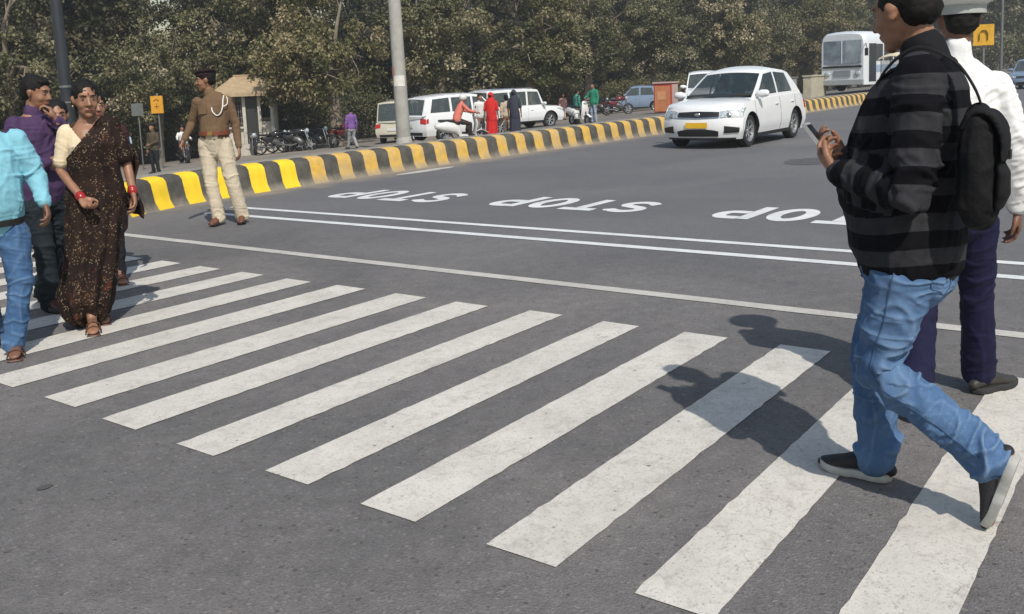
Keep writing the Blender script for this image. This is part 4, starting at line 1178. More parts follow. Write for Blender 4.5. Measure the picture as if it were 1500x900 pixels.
def car(name, label, cat, loc, rz, L, W, paint, top, green, z0=.20, r=.31, axles=None, curv=(.22, .14), slope=(.10, .06), tumble=.80, beltw=.95, lamps=None, roofrail=False, plate=None,
        bow=.12, front=True, rear=True, group=None, cols_win=None, seats=True, bump_trim=None, glass=None, grille=(.32, .58, .74, .90), intake=True, spare=False):
    """top: [(x,z)] hood/belt line rear to front; green: columns [(xb,xr,zr, window flag to next)], front to rear"""
    root = thing(name, label, cat, loc, rz, group)
    xs = [p[0] for p in top]; zs = [p[1] for p in top]
    def topz(x): return float(np.interp(x, xs, zs))
    ax = axles or (L * .30, -L * .32)
    def M(u, v, w):
        x0 = u * L / 2
        k = abs(u) ** 7
        cv, sl = (curv[0], slope[0]) if u > 0 else (curv[1], slope[1])
        x = x0 - math.copysign(k, u) * (cv * abs(v) ** 2.6 + sl * abs(max(0, w - .45) / .55) ** 1.6 + .05 * max(0, .25 - w) / .25)
        tz = topz(x0) - .055 * abs(v) ** 4
        z = z0 + (tz - z0) * w
        prof = 1 - .07 * max(0, .3 - w) / .3 - (1 - beltw) * max(0, (w - .55) / .45) ** 1.5 + .0
        y = v * W / 2 * prof
        return Vector((x, y, z))
    nu, nv, nw = 56, 12, 10
    g = G()
    cu = lambda a: -1 + 2 * a
    g.grid(lambda a, b: M(cu(a), cu(b), 1), nu, nv)
    g.grid(lambda a, b: M(cu(a), cu(b), 0), nu, nv, flip=True)
    g.grid(lambda a, b: M(cu(a), -1, b), nu, nw)
    g.grid(lambda a, b: M(cu(a), 1, b), nu, nw, flip=True)
    g.grid(lambda a, b: M(1, cu(a), b), nv, nw)
    g.grid(lambda a, b: M(-1, cu(a), b), nv, nw, flip=True)
    me = g.mesh('shell')
    bm = bmesh.new(); bm.from_mesh(me); bmesh.ops.remove_doubles(bm, verts=bm.verts, dist=.0005); bmesh.ops.recalc_face_normals(bm, faces=bm.faces); bm.to_mesh(me); bm.free()
    me.materials.append(paint); me.materials.append(M_trim)
    body = bpy.data.objects.new('tmpb', me); COL.objects.link(body)
    nf = len(me.polygons); out = None
    for tries, (solver, dr) in enumerate((('EXACT', 0.0), ('EXACT', .003), ('FAST', .001), ('FAST', .005), ('EXACT', .008))):
        cg = G()
        for a in ax:
            for s in (-1, 1):
                k = 36
                ring = []
                for yy in (s * (W / 2 - .24), s * (W / 2 + .1)):
                    for i in range(k): ring.append((a + .0013 + (r + .055 + dr) * math.cos(2 * PI * (i + .31) / k), yy, r + .0007 + (r + .055 + dr) * math.sin(2 * PI * (i + .31) / k)))
                fs = [(i, (i + 1) % k, (i + 1) % k + k, i + k) for i in range(k)] + [tuple(range(k - 1, -1, -1)), tuple(range(k, 2 * k))]
                cg.add(ring, fs, 1)
        cme = cg.mesh('cut'); bm = bmesh.new(); bm.from_mesh(cme); bmesh.ops.recalc_face_normals(bm, faces=bm.faces); bm.to_mesh(cme); bm.free()
        cme.materials.append(paint); cme.materials.append(M_trim)
        co_ = bpy.data.objects.new('tmpc', cme); COL.objects.link(co_)
        md = body.modifiers.new('b', 'BOOLEAN'); md.object = co_; md.operation = 'DIFFERENCE'; md.solver = solver
        dg = bpy.context.evaluated_depsgraph_get()
        out = bpy.data.meshes.new_from_object(body.evaluated_get(dg))
        body.modifiers.clear(); bpy.data.objects.remove(co_)
        # the cut must leave the shell whole: bonnet, sides and roof sill all still there
        if len(out.polygons) > nf * .6 and len(out.vertices): break
    bpy.data.objects.remove(body)
    smooth_mesh(out, 38)
    out.name = 'body'
    b = bpy.data.objects.new('body', out); COL.objects.link(b); b.parent = root
    # greenhouse
    def C(i, h, s):
        xb, xr, zr = green[i][:3]
        zb = topz(xb) - .05
        yb = W / 2 * beltw - .035; yr = W / 2 * tumble - .03
        e = h ** 1.25
        return Vector((xb + (xr - xb) * h, s * (yb + (yr - yb) * e), zb + (zr - zb) * h))
    fr = G(); wn = []
    n = len(green)
    for s in (-1, 1):
        for i in range(n - 1):
            win = green[i][3]
            hs = [0, .10, .88, 1]
            for k in range(3):
                def f(a, q, i=i, s=s, k=k):
                    h = hs[k] + (hs[k + 1] - hs[k]) * q
                    return C(i, h, s).lerp(C(i + 1, h, s), a)
                if win and k == 1:
                    w_ = G(); w_.grid(f, 2, 5, flip=(s < 0)); wn.append(w_)
                else: fr.grid(f, 2, 4, flip=(s < 0))
    def cross(i, vv, h, dr):
        p = C(i, h, 1); v = vv
        return Vector((p.x + dr * bow * (1 - v * v) * (1 - .45 * h), p.y * v, p.z + .045 * (1 - v * v) * h))
    for i, dr, nm in ((0, 1, 'windscreen'), (n - 1, -1, 'rear_window')):
        vs_ = [-1, -.93, .93, 1]; hs = [0, .06, .93, 1]
        for a_ in range(3):
            for k in range(3):
                def f(a, q):
                    return cross(i, vs_[a_] + (vs_[a_ + 1] - vs_[a_]) * a, hs[k] + (hs[k + 1] - hs[k]) * q, dr)
                mid = a_ == 1 and k == 1
                w_ = G(); w_.grid(f, 12 if a_ == 1 else 1, 6 if k == 1 else 1, flip=(dr < 0))
                if mid: w_.build(nm, glass or M_glass, root)
                else: fr.add(w_.v, w_.f)
    # roof
    def roof(a, bb):
        k = a * (n - 1); i = min(int(k), n - 2); q = k - i; v = -1 + 2 * bb
        p0, p1 = C(i, 1, 1), C(i + 1, 1, 1); p = p0.lerp(p1, q)
        dx = bow * .55 * (1 - v * v) * (max(0, 1 - a * 4) - max(0, 1 - (1 - a) * 4))
        return Vector((p.x + dx, p.y * v, p.z + .045 * (1 - v * v) + .03 * math.sin(PI * a) * (1 - v ** 4)))
    fr.grid(roof, (n - 1) * 4, 12)
    me = fr.mesh('roof'); bm = bmesh.new(); bm.from_mesh(me); bmesh.ops.remove_doubles(bm, verts=bm.verts, dist=.002); bmesh.ops.recalc_face_normals(bm, faces=bm.faces); bm.to_mesh(me); bm.free()
    smooth_mesh(me, 40); link('cabin', me, root, paint)
    for w_ in wn: w_.build('side_window', glass or M_glass, root)
    # inside
    xb0 = green[0][0]; xe = green[-1][0]
    g = G(); g.box(((xb0 + xe) / 2, 0, (topz((xb0 + xe) / 2) + .005)), (xb0 - xe - .1, W * beltw - .22, .03)); g.build('interior_floor', M_inside, root)
    if seats:
        cx = (xb0 + xe) / 2
        for x, y in ((cx + .25, .36), (cx + .25, -.36), (cx - .60, .36), (cx - .60, -.36)):
            g = G(); z = topz(cx)
            g.tube([(x, y, z - .05), (x - .06, y, z + .16), (x - .08, y, z + .22)], [(.22, .05), (.20, .05), (.15, .04)], 12, side=(0, 1, 0)); g.tube([(x - .09, y, z + .27), (x - .10, y, z + .38)], [(.12, .04), (.10, .035)], 12, side=(0, 1, 0))
            g.build('seat', M_seat, root)
    # fascia patches
    def patch(nm, fn, m, nu_=12, nv_=6, off=.006, parent=None, dirx=None):
        g = G()
        def f(a, q):
            u, v, w = fn(a, q); p = M(u, v, w)
            e = .004
            pu = M(u, min(1, v + e), w) - M(u, max(-1, v - e), w) if abs(u) == 1 else M(min(1, u + e), v, w) - M(max(-1, u - e), v, w)
            pw = M(u, v, min(1, w + e)) - M(u, v, max(0, w - e))
            nn = pu.cross(pw).normalized(); c = Vector((math.copysign(1, u) if abs(u) == 1 else 0, 0 if abs(u) == 1 else math.copysign(1, v), 0))
            if nn.dot(c) < 0: nn = -nn
            return p + nn * off
        g.grid(f, nu_, nv_)
        me = g.mesh(nm); me2 = evaluated(me, [('SOLIDIFY', dict(thickness=.012, offset=0))]); smooth_mesh(me2, 40)
        return link(nm, me2, parent or root, m)
    G0, G1, G2, G3 = grille
    if front:
        gr = patch('grille', lambda a, q: (1, -.52 + a * 1.04, .655 + .03 * abs(2 * a - 1) + (.20 - .05 * abs(2 * a - 1)) * q), M_trim)
        patch('grille_bar', lambda a, q: (1, -.52 + a * 1.04, .635 + .028 * abs(2 * a - 1) + .024 * q), M_chrome, 12, 1, .012, gr)
        for s in (-1, 1):
            hl = patch('headlight', lambda a, q: (1, s * (.54 + .455 * a), (.665 + .05 * a) + (.185 + .07 * a) * q), M_lamp, 10, 5)
            g = G(); g.ell(M(1, s * .72, .74) + Vector((.0, 0, 0)), (.035, .06, .05)); g.build('bulb', M_chrome, hl)
            patch('headlight_wing', lambda a, q: (.995 - .20 * a, s * 1, (.715 + .14 * a) + (.205 - .17 * a) * q), M_lamp, 8, 4)
            patch('fog_recess', lambda a, q: (1, s * (.64 + .30 * a), .20 + (.22 - .07 * a) * q + .03 * a), M_trim, 6, 3)
        if intake: patch('lower_intake', lambda a, q: (1, -.52 + a * 1.04, .10 + .22 * q * (1 - .30 * abs(2 * a - 1) ** 3)), M_trim, 12, 3)
        patch('front_lip', lambda a, q: (1, -.9 + a * 1.8, .0 + .055 * q), M_trim, 12, 2)
        p = M(1, 0, .76); g = G(); g.ell(p + Vector((.020, 0, 0)), (.012, .060, .038)); g.build('badge', M_chrome, root)
        if plate:
            p = M(1, 0, .44); g = G(); g.box(p + Vector((.02, 0, 0)), (.012, .46, .11)); g.build('number_plate', plate, root)
    if rear:
        for s in (-1, 1):
            patch('tail_lamp', lambda a, q: (-1, s * (.70 + .29 * a), .62 + .26 * q), M_red, 6, 4)
            patch('tail_lamp_wing', lambda a, q: (-.995 + .07 * a, s * 1, .64 + .22 * q), M_red, 6, 4)
        patch('rear_bumper_trim', lambda a, q: (-1, -.8 + 1.6 * a, .05 + .14 * q), M_trim, 10, 3)
        p = M(-1, 0, .5); g = G(); g.box(p + Vector((-.02, 0, 0)), (.012, .46, .11)); g.build('number_plate', plate or M_plate_w, root)
    # doors: seams, handles, mirrors
    dc = [c for c in green]
    for s in (-1, 1):
        g = G()
        for xx in (green[0][0] + .02, (green[2][0] + green[min(3, n - 1)][0]) / 2, green[4][0] - .02 if n > 4 else green[-1][0]):
            u = xx / (L / 2)
            pts = [M(u, s, w) + Vector((0, s * .0, 0)) for w in (.12, .3, .5, .7, .88, .97)]
            g.tube(pts, .0045, 6)
        u0, u1 = ax[0] / (L / 2), ax[1] / (L / 2)
        g.build('door_seam', M_trim, root)
        for xx in ((green[2][0] if n > 3 else 0) + .16, (green[min(4, n - 1)][0]) + .16):
            g = G(); p = M(xx / (L / 2), s, .80); g.tube([p + Vector((-.07, s * .012, 0)), p + Vector((0, s * .028, .004)), p + Vector((.07, s * .012, 0))], .012, 8); g.build('door_handle', paint, root)
        g = G(); p = C(0, .08, s) + Vector((-.10, s * .12, .06))
        g.tube([p + Vector((0, -s * .07, 0)), p, p + Vector((0, s * .10, .01))], [(.06, .055), (.085, .07), (.07, .055)], 14, side=(0, 0, 1)); g.tube([p + Vector((0, -s * .12, -.05)), p], .02, 8)
        m_ = g.build('wing_mirror', paint, root)
        patch('sill', lambda a, q: (ax[1] / (L / 2) + .20 + (ax[0] - ax[1]) / (L / 2) * a - .38 * a, s, .0 + .09 * q), M_trim, 8, 2)
    for a in ax:
        for s in (-1, 1): wheel_parts(root, a, s * (W / 2 - .15), r, .20, s)
    # wipers
    if front:
        g = G()
        for y0 in (-.35, .1):
            p0 = cross(0, y0 / (W / 2), .02, 1) + Vector((.02, 0, .01)); p1 = cross(0, (y0 + .45) / (W / 2), .10, 1) + Vector((.02, 0, .012)); g.tube([p0, p1], .007, 6)
        g.build('wiper', M_trim, root)
    if roofrail:
        for s in (-1, 1):
            g = G(); y = s * (W / 2 * tumble - .10); z = green[1][2] + .06
            x0, x1 = green[1][1] - .2, green[-1][1] + .25
            g.tube([(x0, y, z - .03), (x0 - .08, y, z + .03), (x1 + .08, y, z + .03), (x1, y, z - .03)], .016, 8); g.build('roof_rail', M_chrome, root)
    return root
HEAD = ROAD_ROT
def on_side(s, t): return ST(s, t, side_z(s, t))
def XY(x, y): return Vector((x, y, zof(x, y)))

# white hatchback driving towards the crossing
white_car = car('white_car', 'white hatchback with yellow number plate driving towards the zebra crossing', 'car', ST(18.93, 8.08, 0), HEAD + PI, 3.95, 1.70, M_carwhite,
    [(-1.98, .95), (-1.6, 1.04), (-.9, 1.03), (.3, 1.00), (.92, .985), (1.3, .965), (1.65, .92), (1.85, .875), (1.98, .83)],
    [(1.00, .12, 1.47, False), (.86, .06, 1.49, True), (-.28, -.30, 1.53, False), (-.36, -.38, 1.53, True), (-1.20, -1.00, 1.49, False), (-1.70, -1.28, 1.44, False)],
    z0=.19, r=.325, axles=(1.23, -1.24), plate=M_plate_y, tumble=.76, curv=(.26, .16), slope=(.13, .10), glass=glass_mat('dark_windscreen_glass', (.03, .045, .05), .42))
# people in the white hatchback are only pale shapes behind the glass, left to the reflections

WHITE_SUV_TOP = [(-2.35, 1.02), (-2.1, 1.08), (1.0, 1.10), (1.35, 1.08), (1.9, 1.02), (2.35, .90)]
suv_cols = [(1.30, .62, 1.66, False), (1.12, .55, 1.68, True), (.15, .15, 1.73, False), (.05, .05, 1.73, True), (-.90, -.88, 1.73, False), (-1.0, -.98, 1.73, True), (-1.95, -1.72, 1.68, False), (-2.28, -2.02, 1.63, False)]
car('white_people_carrier', 'white people carrier with red tail lamps parked behind the concrete pole', 'car', XY(-1.95, 37.0), R(90 - 50), 4.7, 1.80, M_carwhite, WHITE_SUV_TOP, suv_cols, z0=.24, r=.345, axles=(1.45, -1.35), tumble=.80, roofrail=False)
box_cols = [(1.05, .72, 1.72, False), (.92, .66, 1.75, True), (.10, .10, 1.78, False), (.0, .0, 1.78, True), (-.92, -.90, 1.78, False), (-1.0, -1.0, 1.78, True), (-2.02, -1.98, 1.76, False), (-2.15, -2.10, 1.74, False)]
car('white_jeep', 'boxy white jeep with its short bonnet facing right, parked behind the woman in red', 'car', XY(.35, 42.3), R(90 - 52), 4.4, 1.72, M_carwhite,
    [(-2.2, 1.02), (-1.9, 1.04), (1.0, 1.05), (1.3, 1.04), (2.0, 1.00), (2.2, .92)], box_cols, z0=.32, r=.37, axles=(1.35, -1.25), tumble=.88, curv=(.08, .06), slope=(.03, .03), roofrail=True)
car('cream_van', 'small cream van seen from behind, just left of the concrete pole', 'van', XY(-4.65, 41.5), R(90 - 8), 3.7, 1.55, M_carcream,
    [(-1.85, .95), (-1.6, .98), (.9, .98), (1.4, .92), (1.85, .85)], [(1.0, .5, 1.66, False), (.85, .45, 1.70, True), (.1, .1, 1.76, False), (0, 0, 1.76, True), (-.8, -.8, 1.76, False), (-.9, -.9, 1.76, True), (-1.55, -1.5, 1.74, False), (-1.78, -1.68, 1.72, False)], z0=.26, r=.29, axles=(1.1, -1.15), tumble=.85, curv=(.08, .06), slope=(.05, .03))
car('silver_blue_hatchback', 'silver blue hatchback parked between the people in green and the orange cabin', 'car', XY(7.75, 56.5), R(90 + 78), 3.7, 1.6, M_carblue,
    [(-1.85, .90), (-1.5, .96), (.5, .95), (.9, .92), (1.4, .85), (1.85, .72)], [(.80, .25, 1.43, False), (.68, .20, 1.45, True), (-.2, -.2, 1.48, False), (-.3, -.3, 1.48, True), (-1.1, -.95, 1.45, False), (-1.6, -1.25, 1.42, False)], z0=.2, r=.29, axles=(1.15, -1.15), tumble=.78)
car('white_suv_behind', 'white sport utility car with tan roof rack partly hidden behind the white hatchback', 'car', XY(8.9, 42.5), R(-100), 4.5, 1.78, M_carwhite, [(-2.25, 1.02), (-2.0, 1.06), (1.0, 1.08), (1.35, 1.06), (1.9, .98), (2.25, .88)],
    [(1.25, .60, 1.68, False), (1.08, .52, 1.70, True), (.15, .15, 1.74, False), (.05, .05, 1.74, True), (-.90, -.88, 1.74, False), (-1.0, -.98, 1.73, True), (-1.85, -1.62, 1.68, False), (-2.15, -1.92, 1.63, False)], z0=.26, r=.345, axles=(1.4, -1.3), plate=M_plate_w, roofrail=True)

# bus, of which the front and one side show
def bus():
    p = ST(53.5, 14.3, side_z(53.5, 14.3))
    t = thing('bus', 'white and pale blue bus facing the camera in the distance right of the white hatchback', 'bus', p, HEAD + PI - R(10))
    L, W, Hh = 9.5, 2.5, 3.05
    white = pmat('bus_white', (.60, .63, .66), .4); blue = pmat('bus_pale_blue', (.30, .40, .52), .4)
    g = G()
    def shell(a, b):      # a along, b around
        x = L / 2 - a * L
        return x
    prof = [(-1.25, .35), (-1.25, 1.2), (-1.25, 2.5), (-1.17, 2.85), (-1.0, 3.0), (-.5, 3.05), (0, 3.07), (.5, 3.05), (1.0, 3.0), (1.17, 2.85), (1.25, 2.5), (1.25, 1.2), (1.25, .35)]
    xs = [L / 2, L / 2 - .10, L / 2 - .35, 0, -L / 2 + .2, -L / 2]; sc = [.90, .965, 1, 1, 1, .95]
    vs = []
    for x, s in zip(xs, sc):
        for y, z in prof: vs.append((x, y * s, .35 + (z - .35) * (s if s > .93 else .95)))
    k = len(prof); fs = []
    for i in range(len(xs) - 1):
        for j in range(k - 1): fs.append((i * k + j, i * k + j + 1, (i + 1) * k + j + 1, (i + 1) * k + j))
        fs.append((i * k, (i + 1) * k, (i + 1) * k + k - 1, i * k + k - 1))
    fs.append(tuple(range(k - 1, -1, -1))); fs.append(tuple(range((len(xs) - 1) * k, len(xs) * k)))
    g.add(vs, fs); g.build('body', white, t, angle=35)
    X = L / 2
    g = G(); g.grid(lambda a, b: Vector((X + .012 + .05 * (1 - (2 * a - 1) ** 2), -1.02 + 2.04 * a, 1.45 + 1.15 * b)), 12, 4); g.build('windscreen', mat('pale_reflecting_glass', (.28, .34, .40), .06, .35, .4, 2), t)
    for y in (-.02,):
        g = G(); g.box((X + .075, 0, 2.03), (.02, .05, 1.15)); g.build('windscreen_divider', white, t)
    g = G(); g.box((X + .03, 0, 1.28), (.03, 2.1, .10)); g.build('dark_band', M_trim, t)
    g = G(); g.box((X + .03, 0, .95), (.06, .9, .30)); g.build('grille', mat('bus_grille', (.20, .22, .25), .5), t)
    g = G(); g.box((X + .06, 0, .50), (.16, 2.3, .24)); g.build('bumper', mat('bus_bumper', (.30, .32, .34), .5), t)
    for s in (-1, 1):
        g = G(); g.ell((X + .03, s * .82, .92), (.05, .16, .13)); g.build('headlight', M_lamp, t)
        g = G(); g.tube([(X - .1, s * 1.15, 2.35), (X + .25, s * 1.38, 2.40), (X + .28, s * 1.42, 2.2)], .02, 6); g.box((X + .28, s * 1.42, 1.98), (.06, .16, .38)); g.build('wing_mirror', M_trim, t)
        for i in range(7):
            x = X - 1.0 - i * 1.15
            g = G(); g.box((x - .35, s * 1.255, 1.95), (1.0, .02, .85)); g.build('side_window', mat('bus_side_glass', (.05, .06, .07), .08), t)
        g = G(); g.box((0, s * 1.258, 1.15), (L - .8, .02, .35)); g.build('side_stripe', blue, t)
        for x in (X - 2.0, -X + 2.3): wheel_parts(t, x, s * 1.08, .48, .28, s, 6)
    g = G(); g.box((X - .72, 1.262, 1.45), (.75, .02, 1.9)); g.build('door', mat('bus_door', (.03, .035, .04), .2), t)
bus()

def rickshaw():
    p = ST(40.8, 10.2, 0)
    t = thing('electric_rickshaw', 'three wheeled rickshaw with beige canopy in front of the bus, behind the striped jacket man', 'rickshaw', p, HEAD + PI - R(8))
    teal = mat('teal_enamel', (.03, .14, .12), .4); tan = mat('beige_canopy', (.58, .50, .36), .8, 0, .15, 5, .4, 12)
    g = G()
    g.grid(lambda a, b: Vector((1.1 - 2.3 * a, -.55 + 1.1 * b, 1.82 + .13 * math.sin(PI * b) + .05 * math.sin(PI * a) - .10 * max(0, .12 - a) / .12)), 12, 10)
    me = evaluated(g.mesh('c'), [('SOLIDIFY', dict(thickness=.03))]); smooth_mesh(me, 50); link('canopy', me, t, tan)
    for x, y in ((.95, -.48), (.95, .48), (0, -.5), (0, .5), (-1.1, -.5), (-1.1, .5)):
        g = G(); g.tube([(x, y, .45), (x, y, 1.85)], .018, 8); g.build('post', M_trim, t)
    g = G(); g.box((-.45, 0, .38), (1.5, 1.0, .12)); g.box((-1.15, 0, .75), (.10, 1.0, .7)); g.box((-.75, 0, .58), (.5, .95, .30)); g.box((.15, 0, .58), (.4, .9, .28))
    g.build('body', teal, t, angle=30)
    g = G(); g.tube([(.95, 0, .45), (1.02, 0, .8), (.88, 0, 1.05)], [(.42, .05), (.45, .08), (.40, .03)], 16, side=(0, 1, 0)); g.build('front_shield', teal, t)
    g = G(); g.grid(lambda a, b: Vector((.96, -.45 + .9 * a, 1.08 + .68 * b)), 2, 2); g.build('windscreen', M_glass, t)
    g = G(); g.tube([(1.15, 0, .30), (.98, 0, .9), (.80, 0, 1.02)], .025, 8); g.tube([(.80, -.3, 1.03), (.80, .3, 1.03)], .015, 8); g.build('fork', M_trim, t)
    g = G(); g.ell((1.08, 0, .88), (.06, .08, .08)); g.build('headlight', M_lamp, t)
    for x, y in ((1.15, 0), (-.85, -.45), (-.85, .45)): wheel_parts(t, x, y, .24, .09, 1 if y >= 0 else -1, 8)
rickshaw()

def motorcycle(name, label, loc, rz, paint, lean=0.0, group=None, scooter=False):
    t = thing(name, label, 'scooter' if scooter else 'motorcycle', loc, rz, group)
    def wheel(x, r, w=.12):
        g = G(); g.lathe([(r * .80, -w / 2), (r * .95, -w / 2), (r, -w * .2), (r, w * .2), (r * .95, w / 2), (r * .80, w / 2), (r * .80, -w / 2)], 24, 'Y', (x, 0, r)); o = g.build('wheel', M_tyre, t)
        g = G(); g.lathe([(.0, -.05), (.05, -.05), (.05, .05), (0, .05)], 12, 'Y', (x, 0, r))
        for i in range(5):
            a = 2 * PI * i / 5; g.tube([(x, 0, r), (x + r * .8 * math.cos(a), 0, r + r * .8 * math.sin(a))], .026, 6)
        g.lathe([(0, -.028), (r * .42, -.028), (r * .42, .028), (0, .028)], 18, 'Y', (x, 0, r))
        g.lathe([(r * .78, -.03), (r * .81, -.03), (r * .81, .03), (r * .78, .03)], 24, 'Y', (x, 0, r)); g.build('rim', M_rim, o)
    if not scooter:
        wheel(.64, .30); wheel(-.62, .30, .14)
        g = G(); g.tube([(.64, .09, .30), (.44, .09, .92)], .022, 8); g.tube([(.64, -.09, .30), (.44, -.09, .92)], .022, 8); g.build('fork', M_chrome, t)
        g = G(); g.tube([(.36, -.34, 1.02), (.42, -.2, 1.0), (.42, .2, 1.0), (.36, .34, 1.02)], .014, 8); g.build('handlebar', M_trim, t)
        g = G(); g.tube([(.42, 0, .85), (.15, 0, .55), (-.1, 0, .38), (-.5, 0, .40)], .025, 8); g.tube([(.42, 0, .85), (0, 0, .78), (-.55, 0, .74), (-.62, 0, .30)], .022, 8); g.build('frame', M_trim, t)
        g = G(); g.tube([(.38, 0, .88), (.22, 0, .90), (.0, 0, .86), (-.08, 0, .80)], [(.10, .09), (.18, .14), (.16, .13), (.09, .08)], 14, side=(0, 1, 0)); g.build('tank', paint, t)
        g = G(); g.tube([(-.05, 0, .83), (-.35, 0, .83), (-.70, 0, .87)], [(.10, .05), (.13, .05), (.09, .04)], 12, side=(0, 1, 0)); g.build('seat', M_trim, t)
        for s in (-1, 1):
            g = G(); g.tube([(-.08, s * .13, .70), (-.30, s * .15, .62), (-.52, s * .13, .72)], [(.02, .09), (.025, .13), (.02, .06)], 12, side=(0, 1, 0)); g.build('side_panel', paint, t)
        g = G(); g.tube([(.22, 0, .40), (.10, 0, .52), (-.12, 0, .58)], [(.15, .16), (.15, .16), (.11, .12)], 12, side=(0, 1, 0)); g.tube([(.05, -.12, .35), (-.2, -.15, .28), (-.75, -.17, .36)], [.02, .035, .045], 8); g.build('engine', mat('grey_engine_metal', (.12, .12, .12), .4, .6), t)
        g = G(); g.tube([(-.45, 0, .70), (-.70, 0, .74), (-.88, 0, .62)], [(.08, .03), (.09, .03), (.08, .02)], 10, side=(0, 1, 0)); g.build('rear_mudguard', paint, t)
        g = G(); g.tube([(.90, 0, .48), (.66, 0, .64), (.42, 0, .52)], [(.06, .01)] * 3, 10, side=(0, 1, 0)); g.build('front_mudguard', paint, t)
        g = G(); g.ell((.53, 0, .90), (.09, .11, .12)); g.build('headlight', M_lamp, t)
    else:
        wheel(.60, .21, .09); wheel(-.55, .21, .10)
        g = G(); g.tube([(-.85, 0, .62), (-.6, 0, .60), (-.25, 0, .52), (-.15, 0, .36)], [(.12, .12), (.19, .20), (.17, .20), (.12, .10)], 14, side=(0, 1, 0)); g.build('rear_body', paint, t)
        g = G(); g.box((.12, 0, .29), (.60, .30, .06)); g.tube([(.38, 0, .32), (.46, 0, .65), (.40, 0, .95)], [(.18, .03), (.19, .05), (.12, .06)], 14, side=(0, 1, 0)); g.build('leg_shield', paint, t)
        g = G(); g.tube([(-.05, 0, .76), (-.4, 0, .78), (-.80, 0, .80)], [(.11, .04), (.14, .05), (.10, .04)], 12, side=(0, 1, 0)); g.build('seat', M_trim, t)
        g = G(); g.tube([(.60, 0, .21), (.45, 0, .6), (.38, 0, 1.0)], .028, 8); g.tube([(.33, -.33, 1.03), (.38, 0, 1.0), (.33, .33, 1.03)], .018, 8); g.build('handlebar', M_trim, t)
        g = G(); g.tube([(.85, 0, .34), (.62, 0, .46), (.40, 0, .38)], [(.07, .02)] * 3, 10, side=(0, 1, 0)); g.build('front_mudguard', paint, t)
        g = G(); g.ell((.46, 0, .92), (.05, .09, .07)); g.build('headlight', M_lamp, t)
        for s in (-1, 1):
            g = G(); g.tube([(.34, s * .26, 1.04), (.36, s * .30, 1.18)], .007, 6); g.ell((.36, s * .30, 1.2), (.015, .05, .04)); g.build('mirror', M_trim, t)
    return t
mb = pmat('black_tank_paint', (.015, .015, .017), .2); mr_ = pmat('maroon_tank_paint', (.12, .012, .015), .2); mw = pmat('white_scooter_paint', (.62, .62, .60), .3)
grp = 'motorcycles parked under the trees by the kiosk'
motorcycle('motorcycle', 'black motorcycle parked left of the tree trunk, leftmost of the pair', XY(-10.0, 42.0), R(20), mb)
motorcycle('motorcycle', 'black motorcycle parked against the tree trunk, rightmost of the pair', XY(-8.75, 42.6), R(-25), mb)
motorcycle('motorcycle', 'dark motorcycle standing in front of the kiosk steps, seen end on', XY(-11.6, 42.5), R(-70), mb)
motorcycle('motorcycle', 'dark motorcycle with a rider in white shirt beyond the kerb at the left', XY(-14.0, 40.2), R(-60), mb)
motorcycle('motorcycle', 'maroon motorcycle parked behind the person in the green jacket', XY(6.0, 51.5), R(15), mr_)
motorcycle('motorcycle', 'black motorcycle parked beside the silver blue hatchback', XY(5.6, 57.5), R(-30), mb)
motorcycle('scooter', 'white scooter ridden by the man in the salmon shirt beside the kerb', XY(-1.50, 30.8), R(20), mw, scooter=True)
motorcycle('scooter', 'white scooter standing before the two people in green', XY(3.0, 39.6), R(-60), mw, scooter=True)


grpm = [('black motorcycle parked nearest the thin white post', -10.35, 41.2, 35), ('black motorcycle parked between the two others left of the tree trunk', -9.4, 41.3, -5), ('maroon and black motorcycle parked at the foot of the tree behind the person in purple', -7.4, 41.8, 60)]
for lab, x, y, a in grpm: motorcycle('motorcycle', lab, XY(x, y), R(a), mr_ if 'maroon' in lab else mb)
# ------------------------------------------------------------------ trees
def leaf_mat(name='dusty_leaves', dark=1.0):
    m, n, b = new_mat(name)
    a = nd(n, 'ShaderNodeAttribute', attribute_name='leaf')
    oi = nd(n, 'ShaderNodeObjectInfo')
    c1 = ramp(n, a.outputs['Fac'], [(0.0, (0.065, 0.075, 0.030)), (0.35, (0.170, 0.165, 0.080)), (0.65, (0.32, 0.28, 0.165)), (1.0, (0.50, 0.42, 0.30))])
    c1 = mix(n, math_n(n, 'MULTIPLY', oi.outputs['Random'], 0.65), c1, mix(n, 0.65, c1, (0.060, 0.085, 0.028)))
    c1 = mix(n, 1.0, c1, ramp(n, math_n(n, 'FRACT', math_n(n, 'MULTIPLY', oi.outputs['Random'], 7.31)), [(0.0, (.62, .66, .62)), (0.5, (.95, .95, .92)), (1.0, (1.0, .92, .80))]), 'MULTIPLY')
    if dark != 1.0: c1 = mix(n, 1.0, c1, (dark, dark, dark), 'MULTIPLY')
    n.links.new(c1, b.inputs['Base Color']); b.inputs['Roughness'].default_value = 0.55
    b.inputs['Specular IOR Level'].default_value = 0.35
    tr = nd(n, 'ShaderNodeBsdfTranslucent'); n.links.new(c1, tr.inputs[0])
    ms = nd(n, 'ShaderNodeMixShader'); ms.inputs[0].default_value = 0.22
    n.links.new(b.outputs[0], ms.inputs[1]); n.links.new(tr.outputs[0], ms.inputs[2])
    n.links.new(ms.outputs[0], n.nodes['Material Output'].inputs[0])
    return m
M_leaf = leaf_mat(); M_leaf_dark = leaf_mat('shade_darkened_leaves', .42)  # second is the same foliage, shade between crowns darkened into its colour
M_bark = mat('grey_brown_bark', (.19, .155, .115), .9, 0, .35, 5, .8, 18)

